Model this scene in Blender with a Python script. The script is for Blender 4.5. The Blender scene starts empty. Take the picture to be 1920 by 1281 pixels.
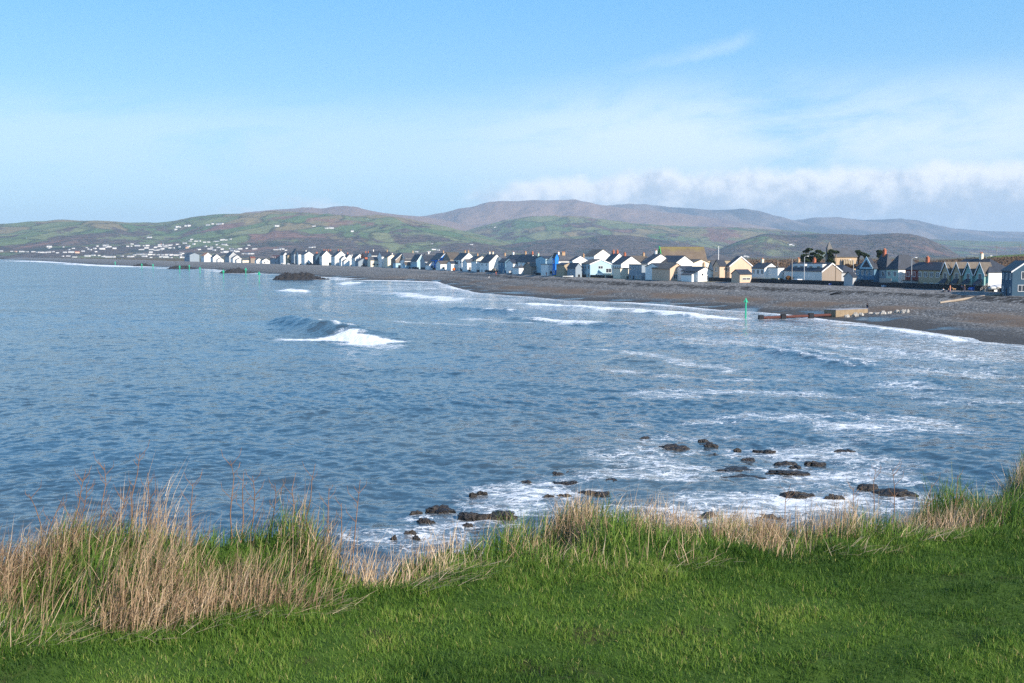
import bpy, bmesh, math, random
import numpy as np
from mathutils import Vector, Matrix
random.seed(7)
S = bpy.context.scene
C = S.collection

# ------------------------------------------------------------ camera, sky, sun, exposure
CZ = 14.0                       # eye height above the sea
F = 1920 * 40 / 36.0            # focal length in photo pixels
PITCH = math.atan(162.5 / F)
SP, CP = math.sin(PITCH), math.cos(PITCH)
cam = bpy.data.objects.new('camera', bpy.data.cameras.new('camera'))
C.objects.link(cam)
cam.location = (0, 0, CZ)
cam.rotation_euler = (math.radians(90) - PITCH, 0, 0)
cam.data.lens = 40
cam.data.sensor_width = 36
cam.data.clip_start = 0.1
cam.data.clip_end = 90000
S.camera = cam

SUN_EL, SUN_AZ = math.radians(27), math.radians(42)      # azimuth measured from straight behind, to the right
sun = bpy.data.objects.new('sun', bpy.data.lights.new('sun', 'SUN'))
C.objects.link(sun)
sun.data.energy = 4.6
sun.data.angle = math.radians(0.5)
sun.data.color = (1.0, 0.90, 0.77)
sun.rotation_euler = (math.radians(90) - SUN_EL, 0, SUN_AZ)
sun.location = (60, -70, 80)

S.view_settings.view_transform = 'Standard'
S.view_settings.look = 'None'
S.view_settings.exposure = 0.78
S.view_settings.gamma = 1
S.cycles.max_bounces = 5
S.cycles.diffuse_bounces = 2
S.cycles.glossy_bounces = 3
S.cycles.transmission_bounces = 3
S.cycles.transparent_max_bounces = 6
S.cycles.volume_bounces = 0
S.cycles.use_denoising = False
S.cycles.caustics_reflective = False
S.cycles.caustics_refractive = False
S.cycles.sample_clamp_indirect = 3


class NT:
    """small helper for node trees"""
    def __init__(self, tree):
        self.t = tree
        tree.nodes.clear()
    def n(self, typ, ins=None, **attrs):
        nd = self.t.nodes.new(typ)
        for k, v in attrs.items():
            setattr(nd, k, v)
        for k, v in (ins or {}).items():
            self.put(nd.inputs[k], v)
        return nd
    def put(self, sock, v):
        if isinstance(v, bpy.types.NodeSocket):
            self.t.links.new(v, sock)
        else:
            if isinstance(v, (tuple, list)) and len(v) == 3 and sock.type == 'RGBA':
                v = (*v, 1)
            sock.default_value = v
    def m(self, op, a, b=None, c=None, clamp=False):
        nd = self.t.nodes.new('ShaderNodeMath')
        nd.operation = op
        nd.use_clamp = clamp
        for i, v in enumerate((a, b, c)):
            if v is not None:
                self.put(nd.inputs[i], v)
        return nd.outputs[0]
    def step(self, x, lo, hi):
        nd = self.t.nodes.new('ShaderNodeMapRange')
        nd.interpolation_type = 'SMOOTHSTEP'
        self.put(nd.inputs[0], x)
        self.put(nd.inputs[1], lo)
        self.put(nd.inputs[2], hi)
        return nd.outputs[0]
    def rng(self, x, lo, hi, a, b):
        nd = self.t.nodes.new('ShaderNodeMapRange')
        for i, v in enumerate((x, lo, hi, a, b)):
            self.put(nd.inputs[i], v)
        return nd.outputs[0]
    def mix(self, f, a, b, blend='MIX'):
        nd = self.t.nodes.new('ShaderNodeMix')
        nd.data_type = 'RGBA'
        nd.blend_type = blend
        self.put(nd.inputs[0], f)
        self.put(nd.inputs[6], a)
        self.put(nd.inputs[7], b)
        return nd.outputs[2]
    def noise(self, vec, scale, detail=3, rough=0.55, dist=0.0, out=0):
        nd = self.t.nodes.new('ShaderNodeTexNoise')
        self.put(nd.inputs['Vector'], vec)
        nd.inputs['Scale'].default_value = scale
        nd.inputs['Detail'].default_value = detail
        nd.inputs['Roughness'].default_value = rough
        nd.inputs['Distortion'].default_value = dist
        return nd.outputs[out]
    def vmul(self, vec, s):
        nd = self.t.nodes.new('ShaderNodeVectorMath')
        nd.operation = 'MULTIPLY'
        self.put(nd.inputs[0], vec)
        nd.inputs[1].default_value = s
        return nd.outputs[0]
    def xyz(self, x, y, z):
        nd = self.t.nodes.new('ShaderNodeCombineXYZ')
        for i, v in enumerate((x, y, z)):
            self.put(nd.inputs[i], v)
        return nd.outputs[0]
    def sep(self, vec):
        nd = self.t.nodes.new('ShaderNodeSeparateXYZ')
        self.put(nd.inputs[0], vec)
        return nd.outputs
    def attr(self, name, out='Fac'):
        nd = self.t.nodes.new('ShaderNodeAttribute')
        nd.attribute_name = name
        return nd.outputs[out]
    def pos(self):
        return self.t.nodes.new('ShaderNodeNewGeometry').outputs['Position']


# ------------------------------------------------------------ sky with clouds
W = bpy.data.worlds.new('World')
S.world = W
W.use_nodes = True
t = NT(W.node_tree)
sky = t.n('ShaderNodeTexSky', sky_type='NISHITA', sun_disc=False)
sky.sun_elevation = SUN_EL
sky.sun_rotation = math.pi - SUN_AZ
sky.altitude = 20
sky.air_density = 1.0
sky.dust_density = 0.4
sky.ozone_density = 1.6
SKY_STRENGTH = 0.11
d = t.n('ShaderNodeTexCoord').outputs['Generated']
x, y, z = t.sep(d)
hor = t.m('SQRT', t.m('ADD', t.m('MULTIPLY', x, x), t.m('MULTIPLY', y, y)))
el = t.m('DIVIDE', z, t.m('MAXIMUM', hor, 0.01))               # tangent of the elevation
az = t.m('ARCTAN2', x, t.m('ABSOLUTE', y))                       # radians, to the right
# cumulus bank sitting on the mountains
cv = t.xyz(t.m('MULTIPLY', az, 9.0), t.m('MULTIPLY', el, 26.0), 0.0)
n1 = t.noise(cv, 1.5, 7, 0.58, 0.15)
cv2 = t.xyz(t.m('MULTIPLY', az, 14.0), t.m('MULTIPLY', el, 15.0), 3.0)
n2 = t.noise(cv2, 3.2, 7, 0.62)
topn = t.noise(t.xyz(t.m('MULTIPLY', az, 24.0), t.m('MULTIPLY', el, 24.0), 5.0), 1.0, 5, 0.6)
right = t.step(az, -0.12, 0.12)
top = t.m('ADD', t.m('ADD', 0.050, t.m('MULTIPLY', right, 0.024)), t.m('MULTIPLY', t.m('SUBTRACT', topn, 0.5), 0.030))
bank = t.m('SUBTRACT', 1.0, t.step(el, t.m('SUBTRACT', top, 0.009), t.m('ADD', top, 0.003)))
bank_r = t.m('MULTIPLY', bank, t.step(t.m('ADD', right, t.m('MULTIPLY', t.m('SUBTRACT', n1, 0.5), 0.9)), 0.10, 0.60))
puffs = t.m('MULTIPLY', t.m('MULTIPLY', bank, t.step(n1, 0.5, 0.68)), t.step(az, -0.36, -0.2))
bank_all = t.m('MAXIMUM', bank_r, t.m('MULTIPLY', puffs, 0.55))
# thin high veil
cv3 = t.xyz(t.m('MULTIPLY', az, 5.0), t.m('MULTIPLY', t.m('ADD', el, t.m('MULTIPLY', az, -0.12)), 17.0), 1.0)
n3 = t.noise(cv3, 1.1, 7, 0.6, 0.35)
band = t.m('MULTIPLY', t.step(el, 0.02, 0.09), t.m('SUBTRACT', 1.0, t.step(el, 0.10, t.m('ADD', 0.15, t.m('MULTIPLY', right, 0.02)))))
veil = t.m('MULTIPLY', t.m('MULTIPLY', t.step(n3, 0.26, 0.56), band), t.m('ADD', 0.45, t.m('MULTIPLY', right, 0.55)))
# one wispy streak
sv = t.m('SUBTRACT', el, t.m('ADD', 0.135, t.m('MULTIPLY', az, 0.235)))
streak = t.m('SUBTRACT', 1.0, t.step(t.m('ABSOLUTE', t.m('ADD', sv, t.m('MULTIPLY', t.m('SUBTRACT', n2, 0.5), 0.012))), 0.0, 0.011))
streak = t.m('MULTIPLY', t.m('MULTIPLY', streak, t.m('MULTIPLY', t.step(az, 0.05, 0.14), t.m('SUBTRACT', 1.0, t.step(az, 0.19, 0.215)))), t.step(n3, 0.2, 0.7))
thin = t.m('MAXIMUM', t.m('MULTIPLY', veil, 0.85), t.m('MULTIPLY', streak, 0.35))
shade = t.step(t.m('ADD', t.m('MULTIPLY', t.m('SUBTRACT', el, t.m('SUBTRACT', top, 0.026)), 8.0), n2), 0.34, 0.76)
ccol = t.mix(shade, (3.3, 3.9, 4.6), (6.3, 6.4, 6.55))
lp = sky.outputs[0]
tint = t.mix(1.0, lp, (0.66, 0.90, 1.10), 'MULTIPLY')
low = t.mix(t.step(el, 0.0, 0.25), (2.75, 4.25, 5.25), (0.86, 2.85, 5.2))
low = t.mix(t.step(el, 0.25, 1.2), low, (0.55, 1.7, 4.2))
tint = t.mix(0.72, tint, low)
c1 = t.mix(thin, tint, (4.9, 5.7, 6.2))
c2 = t.mix(t.m('MULTIPLY', bank_all, 0.97), c1, ccol)
bg = t.n('ShaderNodeBackground', {'Color': c2, 'Strength': SKY_STRENGTH})
t.n('ShaderNodeOutputWorld', {'Surface': bg.outputs[0]})


# ------------------------------------------------------------ measuring helpers (photo pixel -> place in the world)
def depth(Y, zz): return Y * CP - (zz - CZ) * SP
def X_at(px, Y, zz=4.0): return (px - 960) / F * depth(Y, zz)
def Z_at(py, Y):
    k = (640.5 - py) / F
    return CZ + Y * (k * CP - SP) / (CP + k * SP)
def on_z(px, py, zz):
    k = (640.5 - py) / F
    Y = (zz - CZ) * (CP + k * SP) / (k * CP - SP)
    return X_at(px, Y, zz), Y

def _h(ix, iy, seed):
    n = (ix.astype(np.int64) * 374761393 + iy.astype(np.int64) * 668265263 + seed * 974634777) & 0x7fffffff
    n = ((n ^ (n >> 13)) * 1274126177) & 0x7fffffff
    return ((n ^ (n >> 16)) & 0xffff) / 65535.0
def vnoise(x, y, seed=0):
    x = np.asarray(x, float); y = np.asarray(y, float)
    ix, iy = np.floor(x), np.floor(y)
    fx, fy = x - ix, y - iy
    fx = fx * fx * (3 - 2 * fx); fy = fy * fy * (3 - 2 * fy)
    a = _h(ix, iy, seed); b = _h(ix + 1, iy, seed); c = _h(ix, iy + 1, seed); dd = _h(ix + 1, iy + 1, seed)
    return (a * (1 - fx) + b * fx) * (1 - fy) + (c * (1 - fx) + dd * fx) * fy
def fbm(x, y, octv=4, seed=0, gain=0.5):
    s, a, tot = 0, 1.0, 0
    for o in range(octv):
        s = s + a * vnoise(x * 2 ** o, y * 2 ** o, seed + o * 17); tot += a; a *= gain
    return s / tot
def sstep(x, a, b):
    v = np.clip((x - a) / (b - a), 0, 1)
    return v * v * (3 - 2 * v)

# ------------------------------------------------------------ object helpers
def tag(o, label=None, cat=None, group=None, kind=None):
    if label: o['label'] = label
    if cat: o['category'] = cat
    if group: o['group'] = group
    if kind: o['kind'] = kind
    return o
def empty(name, loc, rz=0.0, label=None, cat=None, group=None):
    o = bpy.data.objects.new(name, None)
    C.objects.link(o)
    o.location = loc
    o.rotation_euler = (0, 0, rz)
    o.empty_display_size = 0.5
    return tag(o, label, cat, group)
def link_mesh(name, me, mats, parent=None, loc=None, rz=None):
    o = bpy.data.objects.new(name, me)
    C.objects.link(o)
    for mt in (mats if isinstance(mats, (list, tuple)) else [mats]):
        if mt and mt.name not in [mm.name for mm in me.materials if mm]:
            me.materials.append(mt)
    if parent: o.parent = parent
    if loc: o.location = loc
    if rz is not None: o.rotation_euler = (0, 0, rz)
    return o
def np_mesh(name, verts, quads=None, tris=None, smooth=False):
    me = bpy.data.meshes.new(name)
    verts = np.ascontiguousarray(verts, dtype=np.float32)
    nq = 0 if quads is None else len(quads)
    nt = 0 if tris is None else len(tris)
    me.vertices.add(len(verts))
    me.vertices.foreach_set('co', verts.ravel())
    loops = []
    if nq: loops.append(np.asarray(quads, np.int32).ravel())
    if nt: loops.append(np.asarray(tris, np.int32).ravel())
    loops = np.concatenate(loops)
    me.loops.add(len(loops))
    me.loops.foreach_set('vertex_index', loops)
    starts = np.concatenate([np.arange(nq) * 4, nq * 4 + np.arange(nt) * 3]).astype(np.int32)
    me.polygons.add(nq + nt)
    me.polygons.foreach_set('loop_start', starts)
    if smooth: me.polygons.foreach_set('use_smooth', np.ones(nq + nt, bool))
    me.update(calc_edges=True)
    me.validate()
    return me
def grid_quads(nr, nc):
    i = np.arange(nr * nc).reshape(nr, nc)
    return np.stack([i[:-1, :-1], i[:-1, 1:], i[1:, 1:], i[1:, :-1]], -1).reshape(-1, 4)
def fattr(me, name, vals):
    a = me.attributes.new(name, 'FLOAT', 'POINT')
    a.data.foreach_set('value', np.ascontiguousarray(vals, dtype=np.float32).ravel())

class MB:
    """collects simple solids into one mesh"""
    def __init__(self): self.v, self.f, self.mi, self.cur = [], [], [], 0
    def add(self, vs, fs):
        b = len(self.v)
        self.v += [tuple(p) for p in vs]
        self.f += [tuple(b + i for i in q) for q in fs]
        self.mi += [self.cur] * len(fs)
        return self
    def box(self, x0, x1, y0, y1, z0, z1):
        return self.add([(x0, y0, z0), (x1, y0, z0), (x1, y1, z0), (x0, y1, z0), (x0, y0, z1), (x1, y0, z1), (x1, y1, z1), (x0, y1, z1)],
                        [(0, 3, 2, 1), (4, 5, 6, 7), (0, 1, 5, 4), (1, 2, 6, 5), (2, 3, 7, 6), (3, 0, 4, 7)])
    def prism(self, pts, d):
        """pts: polygon in 3D, extruded by vector d"""
        n = len(pts)
        q = [tuple(p[i] + d[i] for i in range(3)) for p in pts]
        return self.add(list(pts) + q, [tuple(range(n))[::-1], tuple(range(n, 2 * n))] + [(i, (i + 1) % n, n + (i + 1) % n, n + i) for i in range(n)])
    def tube(self, pts, rad, n=8, cap=True):
        rs = rad if isinstance(rad, (list, tuple)) else [rad] * len(pts)
        P = [Vector(p) for p in pts]
        vs, fs = [], []
        for i, p in enumerate(P):
            dd = (P[min(i + 1, len(P) - 1)] - P[max(i - 1, 0)]).normalized()
            a = dd.orthogonal().normalized()
            if i and abs(a.dot(pa)) < 0.98:
                a = (pa - dd * pa.dot(dd)).normalized()
            pa = a
            b = dd.cross(a)
            for k in range(n):
                an = 2 * math.pi * k / n
                vs.append(p + (a * math.cos(an) + b * math.sin(an)) * rs[i])
        for i in range(len(P) - 1):
            for k in range(n):
                fs.append((i * n + k, i * n + (k + 1) % n, (i + 1) * n + (k + 1) % n, (i + 1) * n + k))
        if cap:
            fs.append(tuple(range(n))[::-1]); fs.append(tuple(range((len(P) - 1) * n, len(P) * n)))
        return self.add(vs, fs)
    def build(self, name, mats, parent=None, smooth=False, bevel=0):
        me = bpy.data.meshes.new(name)
        me.from_pydata(self.v, [], self.f)
        bm = bmesh.new(); bm.from_mesh(me)
        bmesh.ops.recalc_face_normals(bm, faces=bm.faces)
        bm.to_mesh(me); bm.free()
        o = link_mesh(name, me, mats, parent)
        for p, k in zip(me.polygons, self.mi):
            p.material_index = k
            p.use_smooth = smooth
        return o

# ------------------------------------------------------------ materials
MATS = {}
def plain(name, col, rough=0.8, var=0.12, scale=0.8, metal=0.0, spec=0.3, bump=0.0):
    if name in MATS: return MATS[name]
    mt = bpy.data.materials.new(name); mt.use_nodes = True
    t = NT(mt.node_tree)
    p = t.n('ShaderNodeTexCoord').outputs['Object']
    a = t.noise(p, scale, 4, 0.6)
    b = t.noise(t.vmul(p, (1, 1, 0.25)), scale * 4, 3, 0.6)
    f = t.m('ADD', t.m('MULTIPLY', a, 0.6), t.m('MULTIPLY', b, 0.4))
    k = t.rng(f, 0.3, 0.7, 1 - var, 1 + var)
    c = t.mix(1.0, (*col, 1), t.n('ShaderNodeCombineColor', {0: k, 1: k, 2: k}).outputs[0], 'MULTIPLY')
    bs = t.n('ShaderNodeBsdfPrincipled', {'Base Color': c, 'Roughness': rough, 'Metallic': metal, 'Specular IOR Level': spec})
    if bump:
        bp = t.n('ShaderNodeBump', {'Height': b, 'Strength': bump, 'Distance': 0.05})
        t.put(bs.inputs['Normal'], bp.outputs[0])
    t.n('ShaderNodeOutputMaterial', {'Surface': bs.outputs[0]})
    MATS[name] = mt
    return mt
WALL = {k: plain('render_' + k, v, 0.85, 0.08, 0.25) for k, v in dict(
    white=(.80, .79, .76), cream=(.74, .66, .52), peach=(.60, .43, .31), paleblue=(.36, .52, .60), brightblue=(.015, .20, .66),
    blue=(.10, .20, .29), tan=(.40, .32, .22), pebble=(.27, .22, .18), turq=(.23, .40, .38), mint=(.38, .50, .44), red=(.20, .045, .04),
    grey=(.40, .41, .42), bluegrey=(.25, .30, .35), navy=(.05, .10, .15), offwhite=(.66, .66, .64), stone=(.48, .36, .24), brick=(.42, .13, .07)).items()}
def roofmat(name, col, moss=None):
    mt = bpy.data.materials.new('roof_' + name); mt.use_nodes = True
    t = NT(mt.node_tree)
    p = t.n('ShaderNodeTexCoord').outputs['Object']
    br = t.n('ShaderNodeTexNoise', {'Vector': t.vmul(p, (3, 3, 5)), 'Scale': 1.0, 'Detail': 2}).outputs[0]
    big = t.noise(p, 0.35, 4, 0.6)
    k = t.m('ADD', t.rng(br, 0.3, 0.7, 0.75, 1.15), t.rng(big, 0.3, 0.7, -0.2, 0.2))
    c = t.mix(1.0, (*col, 1), t.n('ShaderNodeCombineColor', {0: k, 1: k, 2: k}).outputs[0], 'MULTIPLY')
    if moss:
        zz = t.sep(p)[2]
        f = t.m('MULTIPLY', t.step(t.m('ADD', zz, t.m('MULTIPLY', big, 4.0)), moss[0], moss[1]), 0.5)
        c = t.mix(f, c, (0.20, 0.17, 0.03))
    bs = t.n('ShaderNodeBsdfPrincipled', {'Base Color': c, 'Roughness': 0.6, 'Specular IOR Level': 0.35})
    t.n('ShaderNodeOutputMaterial', {'Surface': bs.outputs[0]})
    return mt
ROOF = dict(slate=roofmat('slate', (.040, .046, .060)), brown=roofmat('brown', (.115, .095, .075)), grey=roofmat('grey', (.10, .10, .105)),
            orange=roofmat('orange', (.50, .20, .07)), moss=roofmat('moss', (.16, .12, .085), (13.0, 15.0)), red=roofmat('red', (.25, .08, .05)))
M_white = plain('white_paint', (.80, .80, .80), 0.5, 0.05)
M_glass = plain('window_glass', (.03, .04, .055), 0.08, 0.1, spec=0.8)
M_dark = plain('dark_timber', (.018, .019, .024), 0.8, 0.3)
M_wood = plain('weathered_timber', (.26, .19, .13), 0.85, 0.3, 2.0)
M_greywood = plain('grey_timber', (.28, .26, .24), 0.85, 0.3, 2.0)
M_pot = plain('clay_pot', (.50, .19, .09), 0.8, 0.2)
M_brick = plain('brickwork', (.40, .13, .075), 0.85, 0.25, 3.0)
M_tanbrick = plain('tan_brickwork', (.45, .30, .18), 0.85, 0.25, 3.0)
M_metal = plain('galvanised_metal', (.42, .44, .46), 0.45, 0.1, metal=0.4)
M_green = plain('green_paint', (.03, .40, .24), 0.5, 0.12)
M_concrete = plain('weathered_concrete', (.25, .19, .125), 0.9, 0.3, 0.8, bump=0.3)
M_rust = plain('rusty_steel', (.085, .027, .02), 0.7, 0.35, 1.5)
M_black = plain('black_rubber', (.015, .015, .016), 0.7, 0.2)
# ------------------------------------------------------------ coast: q runs along the street, n runs inland
QX, QY = -0.38, 0.925
QL = math.hypot(QX, QY); QX /= QL; QY /= QL
def qn_of(x, y): return QX * x + QY * y, QY * x - QX * y
def xy_of(q, n): return QX * q + QY * n, QY * q - QX * n
_wp = [(1920, 648), (1830, 640), (1760, 630), (1690, 617), (1620, 606), (1560, 600), (1490, 591), (1430, 585.5), (1350, 581), (1240, 571), (1180, 567), (1060, 563),
       (1000, 557), (900, 550), (850, 538), (820, 528), (740, 525.5), (680, 523), (640, 525), (600, 519), (475, 512), (400, 505), (360, 503), (300, 500.5), (250, 499), (180, 496.5), (100, 491), (50, 488), (0, 486)]
_cp = [(1920, 549), (1840, 546), (1660, 539), (1500, 533.5), (1240, 525), (1060, 519), (900, 510), (740, 502.5), (640, 498.5), (540, 496), (440, 492.5), (340, 490.2), (260, 487.5), (180, 486.0), (100, 484.2)]
_W = sorted(qn_of(*on_z(a, b, 0.0)) for a, b in _wp)
_Cc = sorted(qn_of(*on_z(a, b, 4.8)) for a, b in _cp)
WQ = np.array([-200, -60, 0, 60] + [p[0] for p in _W] + [9000, 20000]); WN = np.array([60, 90, 105, 122] + [p[1] for p in _W] + [-700, -2500])
CQ = np.array([-200, 0, 100] + [p[0] for p in _Cc] + [4200, 9000, 20000]); CN = np.array([190, 200, 214] + [p[1] for p in _Cc] + [-70, -600, -2350])
def Wn(q): return np.interp(q, WQ, WN)
def Cn(q): return np.interp(q, CQ, CN)
def land_z(q, n):
    """height of beach and of the flat behind it"""
    w, c = Wn(q), Cn(q)
    tt = (n - w) / np.maximum(c - w, 5)
    prof = np.interp(tt, [-3, -0.6, 0, 0.12, 0.3, 0.55, 0.72, 0.80, 0.93, 1.0, 1.08, 1.25, 3], [-6, -1.6, 0, .35, 1.0, 2.3, 3.5, 4.25, 4.9, 4.85, 4.4, 4.1, 4.0])
    bumps = (fbm(q / 9, n / 4, 3, 5) - .5) * 0.5 * sstep(tt, .05, .4) * (1 - sstep(tt, .9, 1.05)) + (fbm(q / 60, n / 12, 2, 9) - .5) * 0.7 * sstep(tt, 0.1, .4) * (1 - sstep(tt, .9, 1.05))
    bumps = bumps + .20 * np.sin(tt * 34 + 2.5 * fbm(q / 50, n * 0, 2, 77)) * sstep(tt, .12, .3) * (1 - sstep(tt, .85, .95))
    return prof + bumps, tt
def crest_Y(px):
    """world Y of the beach crest in the direction of a photo column"""
    lo, hi = 100.0, 9000.0
    for _ in range(50):
        m = (lo + hi) / 2
        q, n = qn_of(X_at(px, m, 4.8), m)
        if n < Cn(q): hi_ = m; lo, hi = (lo, hi)
        # moving away along a ray crosses the crest from sea to land, except far left
        if n < Cn(q): lo = m
        else: hi = m
    return (lo + hi) / 2

# beach sheet
qs = np.concatenate([np.arange(-60, 480, 1.2), np.geomspace(480, 9000, 520)])
ts = np.concatenate([np.linspace(-0.8, 0, 14), np.linspace(0.01, 1.0, 110), np.linspace(1.01, 1.3, 16)])
Q, T = np.meshgrid(qs, ts, indexing='ij')
Nn = Wn(Q) + T * np.maximum(Cn(Q) - Wn(Q), 5)
Zz, Tt = land_z(Q, Nn)
BX, BY = xy_of(Q, Nn)
me = np_mesh('beach', np.stack([BX, BY, Zz], -1).reshape(-1, 3), grid_quads(*Q.shape), smooth=True)
fattr(me, 'across', T); fattr(me, 'along', Q / 1000.0)
mt = bpy.data.materials.new('shingle'); mt.use_nodes = True
t = NT(mt.node_tree)
p = t.pos(); ac = t.attr('across'); al = t.attr('along')
big = t.noise(p, 0.035, 4, 0.6)
mid = t.noise(p, 0.16, 4, 0.6)
fine = t.noise(p, 2.4, 3, 0.7)
vor = t.n('ShaderNodeTexVoronoi', {'Vector': p, 'Scale': 3.2}, feature='F1')
cell = t.sep(vor.outputs['Color'])[0]
wob = t.m('ADD', ac, t.m('MULTIPLY', t.m('SUBTRACT', big, 0.5), 0.35))
stones = t.mix(t.step(fine, 0.35, 0.68), (.050, .048, .046), (.23, .22, .205))
kb = t.rng(ac, 0.35, 0.95, 0.75, 1.30)
stones = t.mix(1.0, stones, t.n('ShaderNodeCombineColor', {0: kb, 1: kb, 2: kb}).outputs[0], 'MULTIPLY')
stones = t.mix(t.step(cell, 0.80, 0.97), stones, (.42, .41, .39))
stones = t.mix(t.m('MULTIPLY', t.step(mid, 0.5, 0.75), 0.5), stones, (.07, .07, .072))
sand = t.mix(mid, (.10, .068, .046), (.20, .14, .095))
sandmask = t.m('MULTIPLY', t.m('MULTIPLY', t.step(wob, 0.22, 0.36), t.m('SUBTRACT', 1.0, t.step(wob, 0.44, 0.60))), t.step(big, 0.40, 0.58))
nearq = t.m('SUBTRACT', 1.0, t.step(al, 0.45, 0.75))
c = t.mix(t.m('MULTIPLY', sandmask, t.m('MULTIPLY', nearq, 0.85)), stones, sand)
# sea-weed strand line
weed = t.m('SUBTRACT', 1.0, t.step(t.m('ABSOLUTE', t.m('SUBTRACT', t.m('ADD', ac, t.m('MULTIPLY', t.m('SUBTRACT', mid, 0.5), 0.10)), 0.735)), 0.018, 0.065))
weed = t.m('MULTIPLY', weed, t.step(t.noise(p, 0.5, 3), 0.38, 0.55))
c = t.mix(t.m('MULTIPLY', weed, t.m('MULTIPLY', nearq, 0.9)), c, (.030, .024, .018))
# grass verge under the wall
verge = t.m('MULTIPLY', t.step(t.m('ADD', ac, t.m('MULTIPLY', t.m('SUBTRACT', mid, 0.5), 0.16)), 0.93, 0.985), t.m('MULTIPLY', t.step(al, 0.27, 0.36), t.m('SUBTRACT', 1.0, t.step(al, 0.46, 0.52))))
c = t.mix(t.m('MULTIPLY', verge, 0.9), c, (.13, .12, .045))
c = t.mix(t.step(ac, 1.03, 1.10), c, (.10, .10, .05))
wet = t.m('SUBTRACT', 1.0, t.step(t.m('ADD', wob, t.m('MULTIPLY', t.m('SUBTRACT', mid, 0.5), 0.10)), 0.10, 0.26))
c = t.mix(t.m('MULTIPLY', wet, 0.85), c, (.026, .022, .019))
pool = t.m('MULTIPLY', wet, t.step(t.noise(t.vmul(p, (1, 1, 1)), 0.06, 3, 0.5), 0.52, 0.60))
rough = t.rng(pool, 0, 1, 0.9, 0.22)
bp = t.n('ShaderNodeBump', {'Height': fine, 'Strength': t.rng(pool, 0, 1, 0.5, 0.05), 'Distance': 0.3})
bs = t.n('ShaderNodeBsdfPrincipled', {'Base Color': c, 'Roughness': rough, 'Specular IOR Level': t.rng(wet, 0, 1, 0.2, 0.5), 'Normal': bp.outputs[0]})
t.n('ShaderNodeOutputMaterial', {'Surface': bs.outputs[0]})
tag(link_mesh('beach', me, mt), kind='structure', label='grey shingle beach with dark wet sand along the water')

# flat ground behind the beach, out to the hills
qs2 = np.concatenate([np.arange(-60, 600, 20), np.geomspace(600, 9000, 60)])
off = np.array([0.0, 15, 40, 90, 180, 350, 700, 1400, 2800, 6000, 14000])
Q2, O2 = np.meshgrid(qs2, off, indexing='ij')
N2 = Wn(Q2) + 1.22 * np.maximum(Cn(Q2) - Wn(Q2), 5) + O2
GX, GY = xy_of(Q2, N2)
me = np_mesh('ground', np.stack([GX, GY, np.where(O2 < 1, 3.7, 4.0)], -1).reshape(-1, 3), grid_quads(*Q2.shape), smooth=True)
mt = bpy.data.materials.new('bog_and_fields'); mt.use_nodes = True
t = NT(mt.node_tree)
p = t.pos()
c = t.mix(t.step(t.noise(p, 0.012, 4), 0.4, 0.6), (.15, .085, .05), (.085, .07, .04))
c = t.mix(t.step(t.noise(p, 0.004, 3), 0.5, 0.62), c, (.09, .13, .04))
bs = t.n('ShaderNodeBsdfPrincipled', {'Base Color': c, 'Roughness': 0.95, 'Specular IOR Level': 0.1})
t.n('ShaderNodeOutputMaterial', {'Surface': bs.outputs[0]})
tag(link_mesh('ground', me, mt), kind='structure', label='flat brown bog and fields behind the village')

# ------------------------------------------------------------ sea
yd = [on_z(960, v, 0)[1] for v in np.concatenate([np.arange(1190, 560, -0.95), np.arange(560, 500, -0.7), np.arange(500, 481, -0.5)])]
yd = np.concatenate([np.linspace(18, yd[0], 30, endpoint=False), np.array(yd), np.geomspace(yd[-1] * 1.1, 20500, 6)])
us = np.concatenate([np.linspace(-0.8, -0.5, 60, endpoint=False), np.linspace(-0.5, 0.5, 1020), np.linspace(0.5, 0.8, 60)[1:]])
YY, UU = np.meshgrid(yd, us, indexing='ij')
XX = UU * YY
dY = np.gradient(yd)[:, None] * np.ones_like(UU)
dX = np.gradient(us)[None, :] * YY
H = np.zeros_like(YY)
rng = np.random.default_rng(3)
wx = XX + (fbm(XX / 40, YY / 40, 3, 3) - .5) * 22
wy = YY + (fbm(XX / 40, YY / 40, 3, 8) - .5) * 22
amp_mod = 0.45 + 1.1 * fbm(XX / 28, YY / 22, 3, 21)
for k in range(64):
    lam = 1.1 * (34 / 1.1) ** (k / 63.0)
    th = math.radians(rng.normal(22, 34))                # direction of travel, measured from +X towards +Y
    kx, ky = math.cos(th), math.sin(th)
    a = 0.0066 * lam ** 0.26 * rng.uniform(0.6, 1.3)
    keep = np.clip(lam / (2.2 * np.maximum(np.abs(ky) * dY, np.abs(kx) * dX) + 1e-6) - 0.8, 0, 1)
    ph = 2 * math.pi / lam * (kx * wx + ky * wy) + rng.uniform(0, 6.28)
    s = np.sin(ph)
    H += a * keep * amp_mod * (s + 0.22 * np.cos(2 * ph))
Qs, Ns = qn_of(XX, YY)
sw_ph = 2 * math.pi * (Ns + 10 * (fbm(Qs / 90, Ns / 60, 3, 90) - .5)) / 27
H += .16 * np.sin(sw_ph) * (.3 + 1.2 * fbm(Qs / 70, Ns / 40, 2, 91)) * np.clip(27 / (2.2 * dY) - .8, 0, 1)
off_shore = Wn(Qs) - Ns
H *= np.clip(off_shore / 30, 0.12, 1)
H *= np.clip((YY - 20) / 30, 0.3, 1)
foam = np.zeros_like(H)

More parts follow.
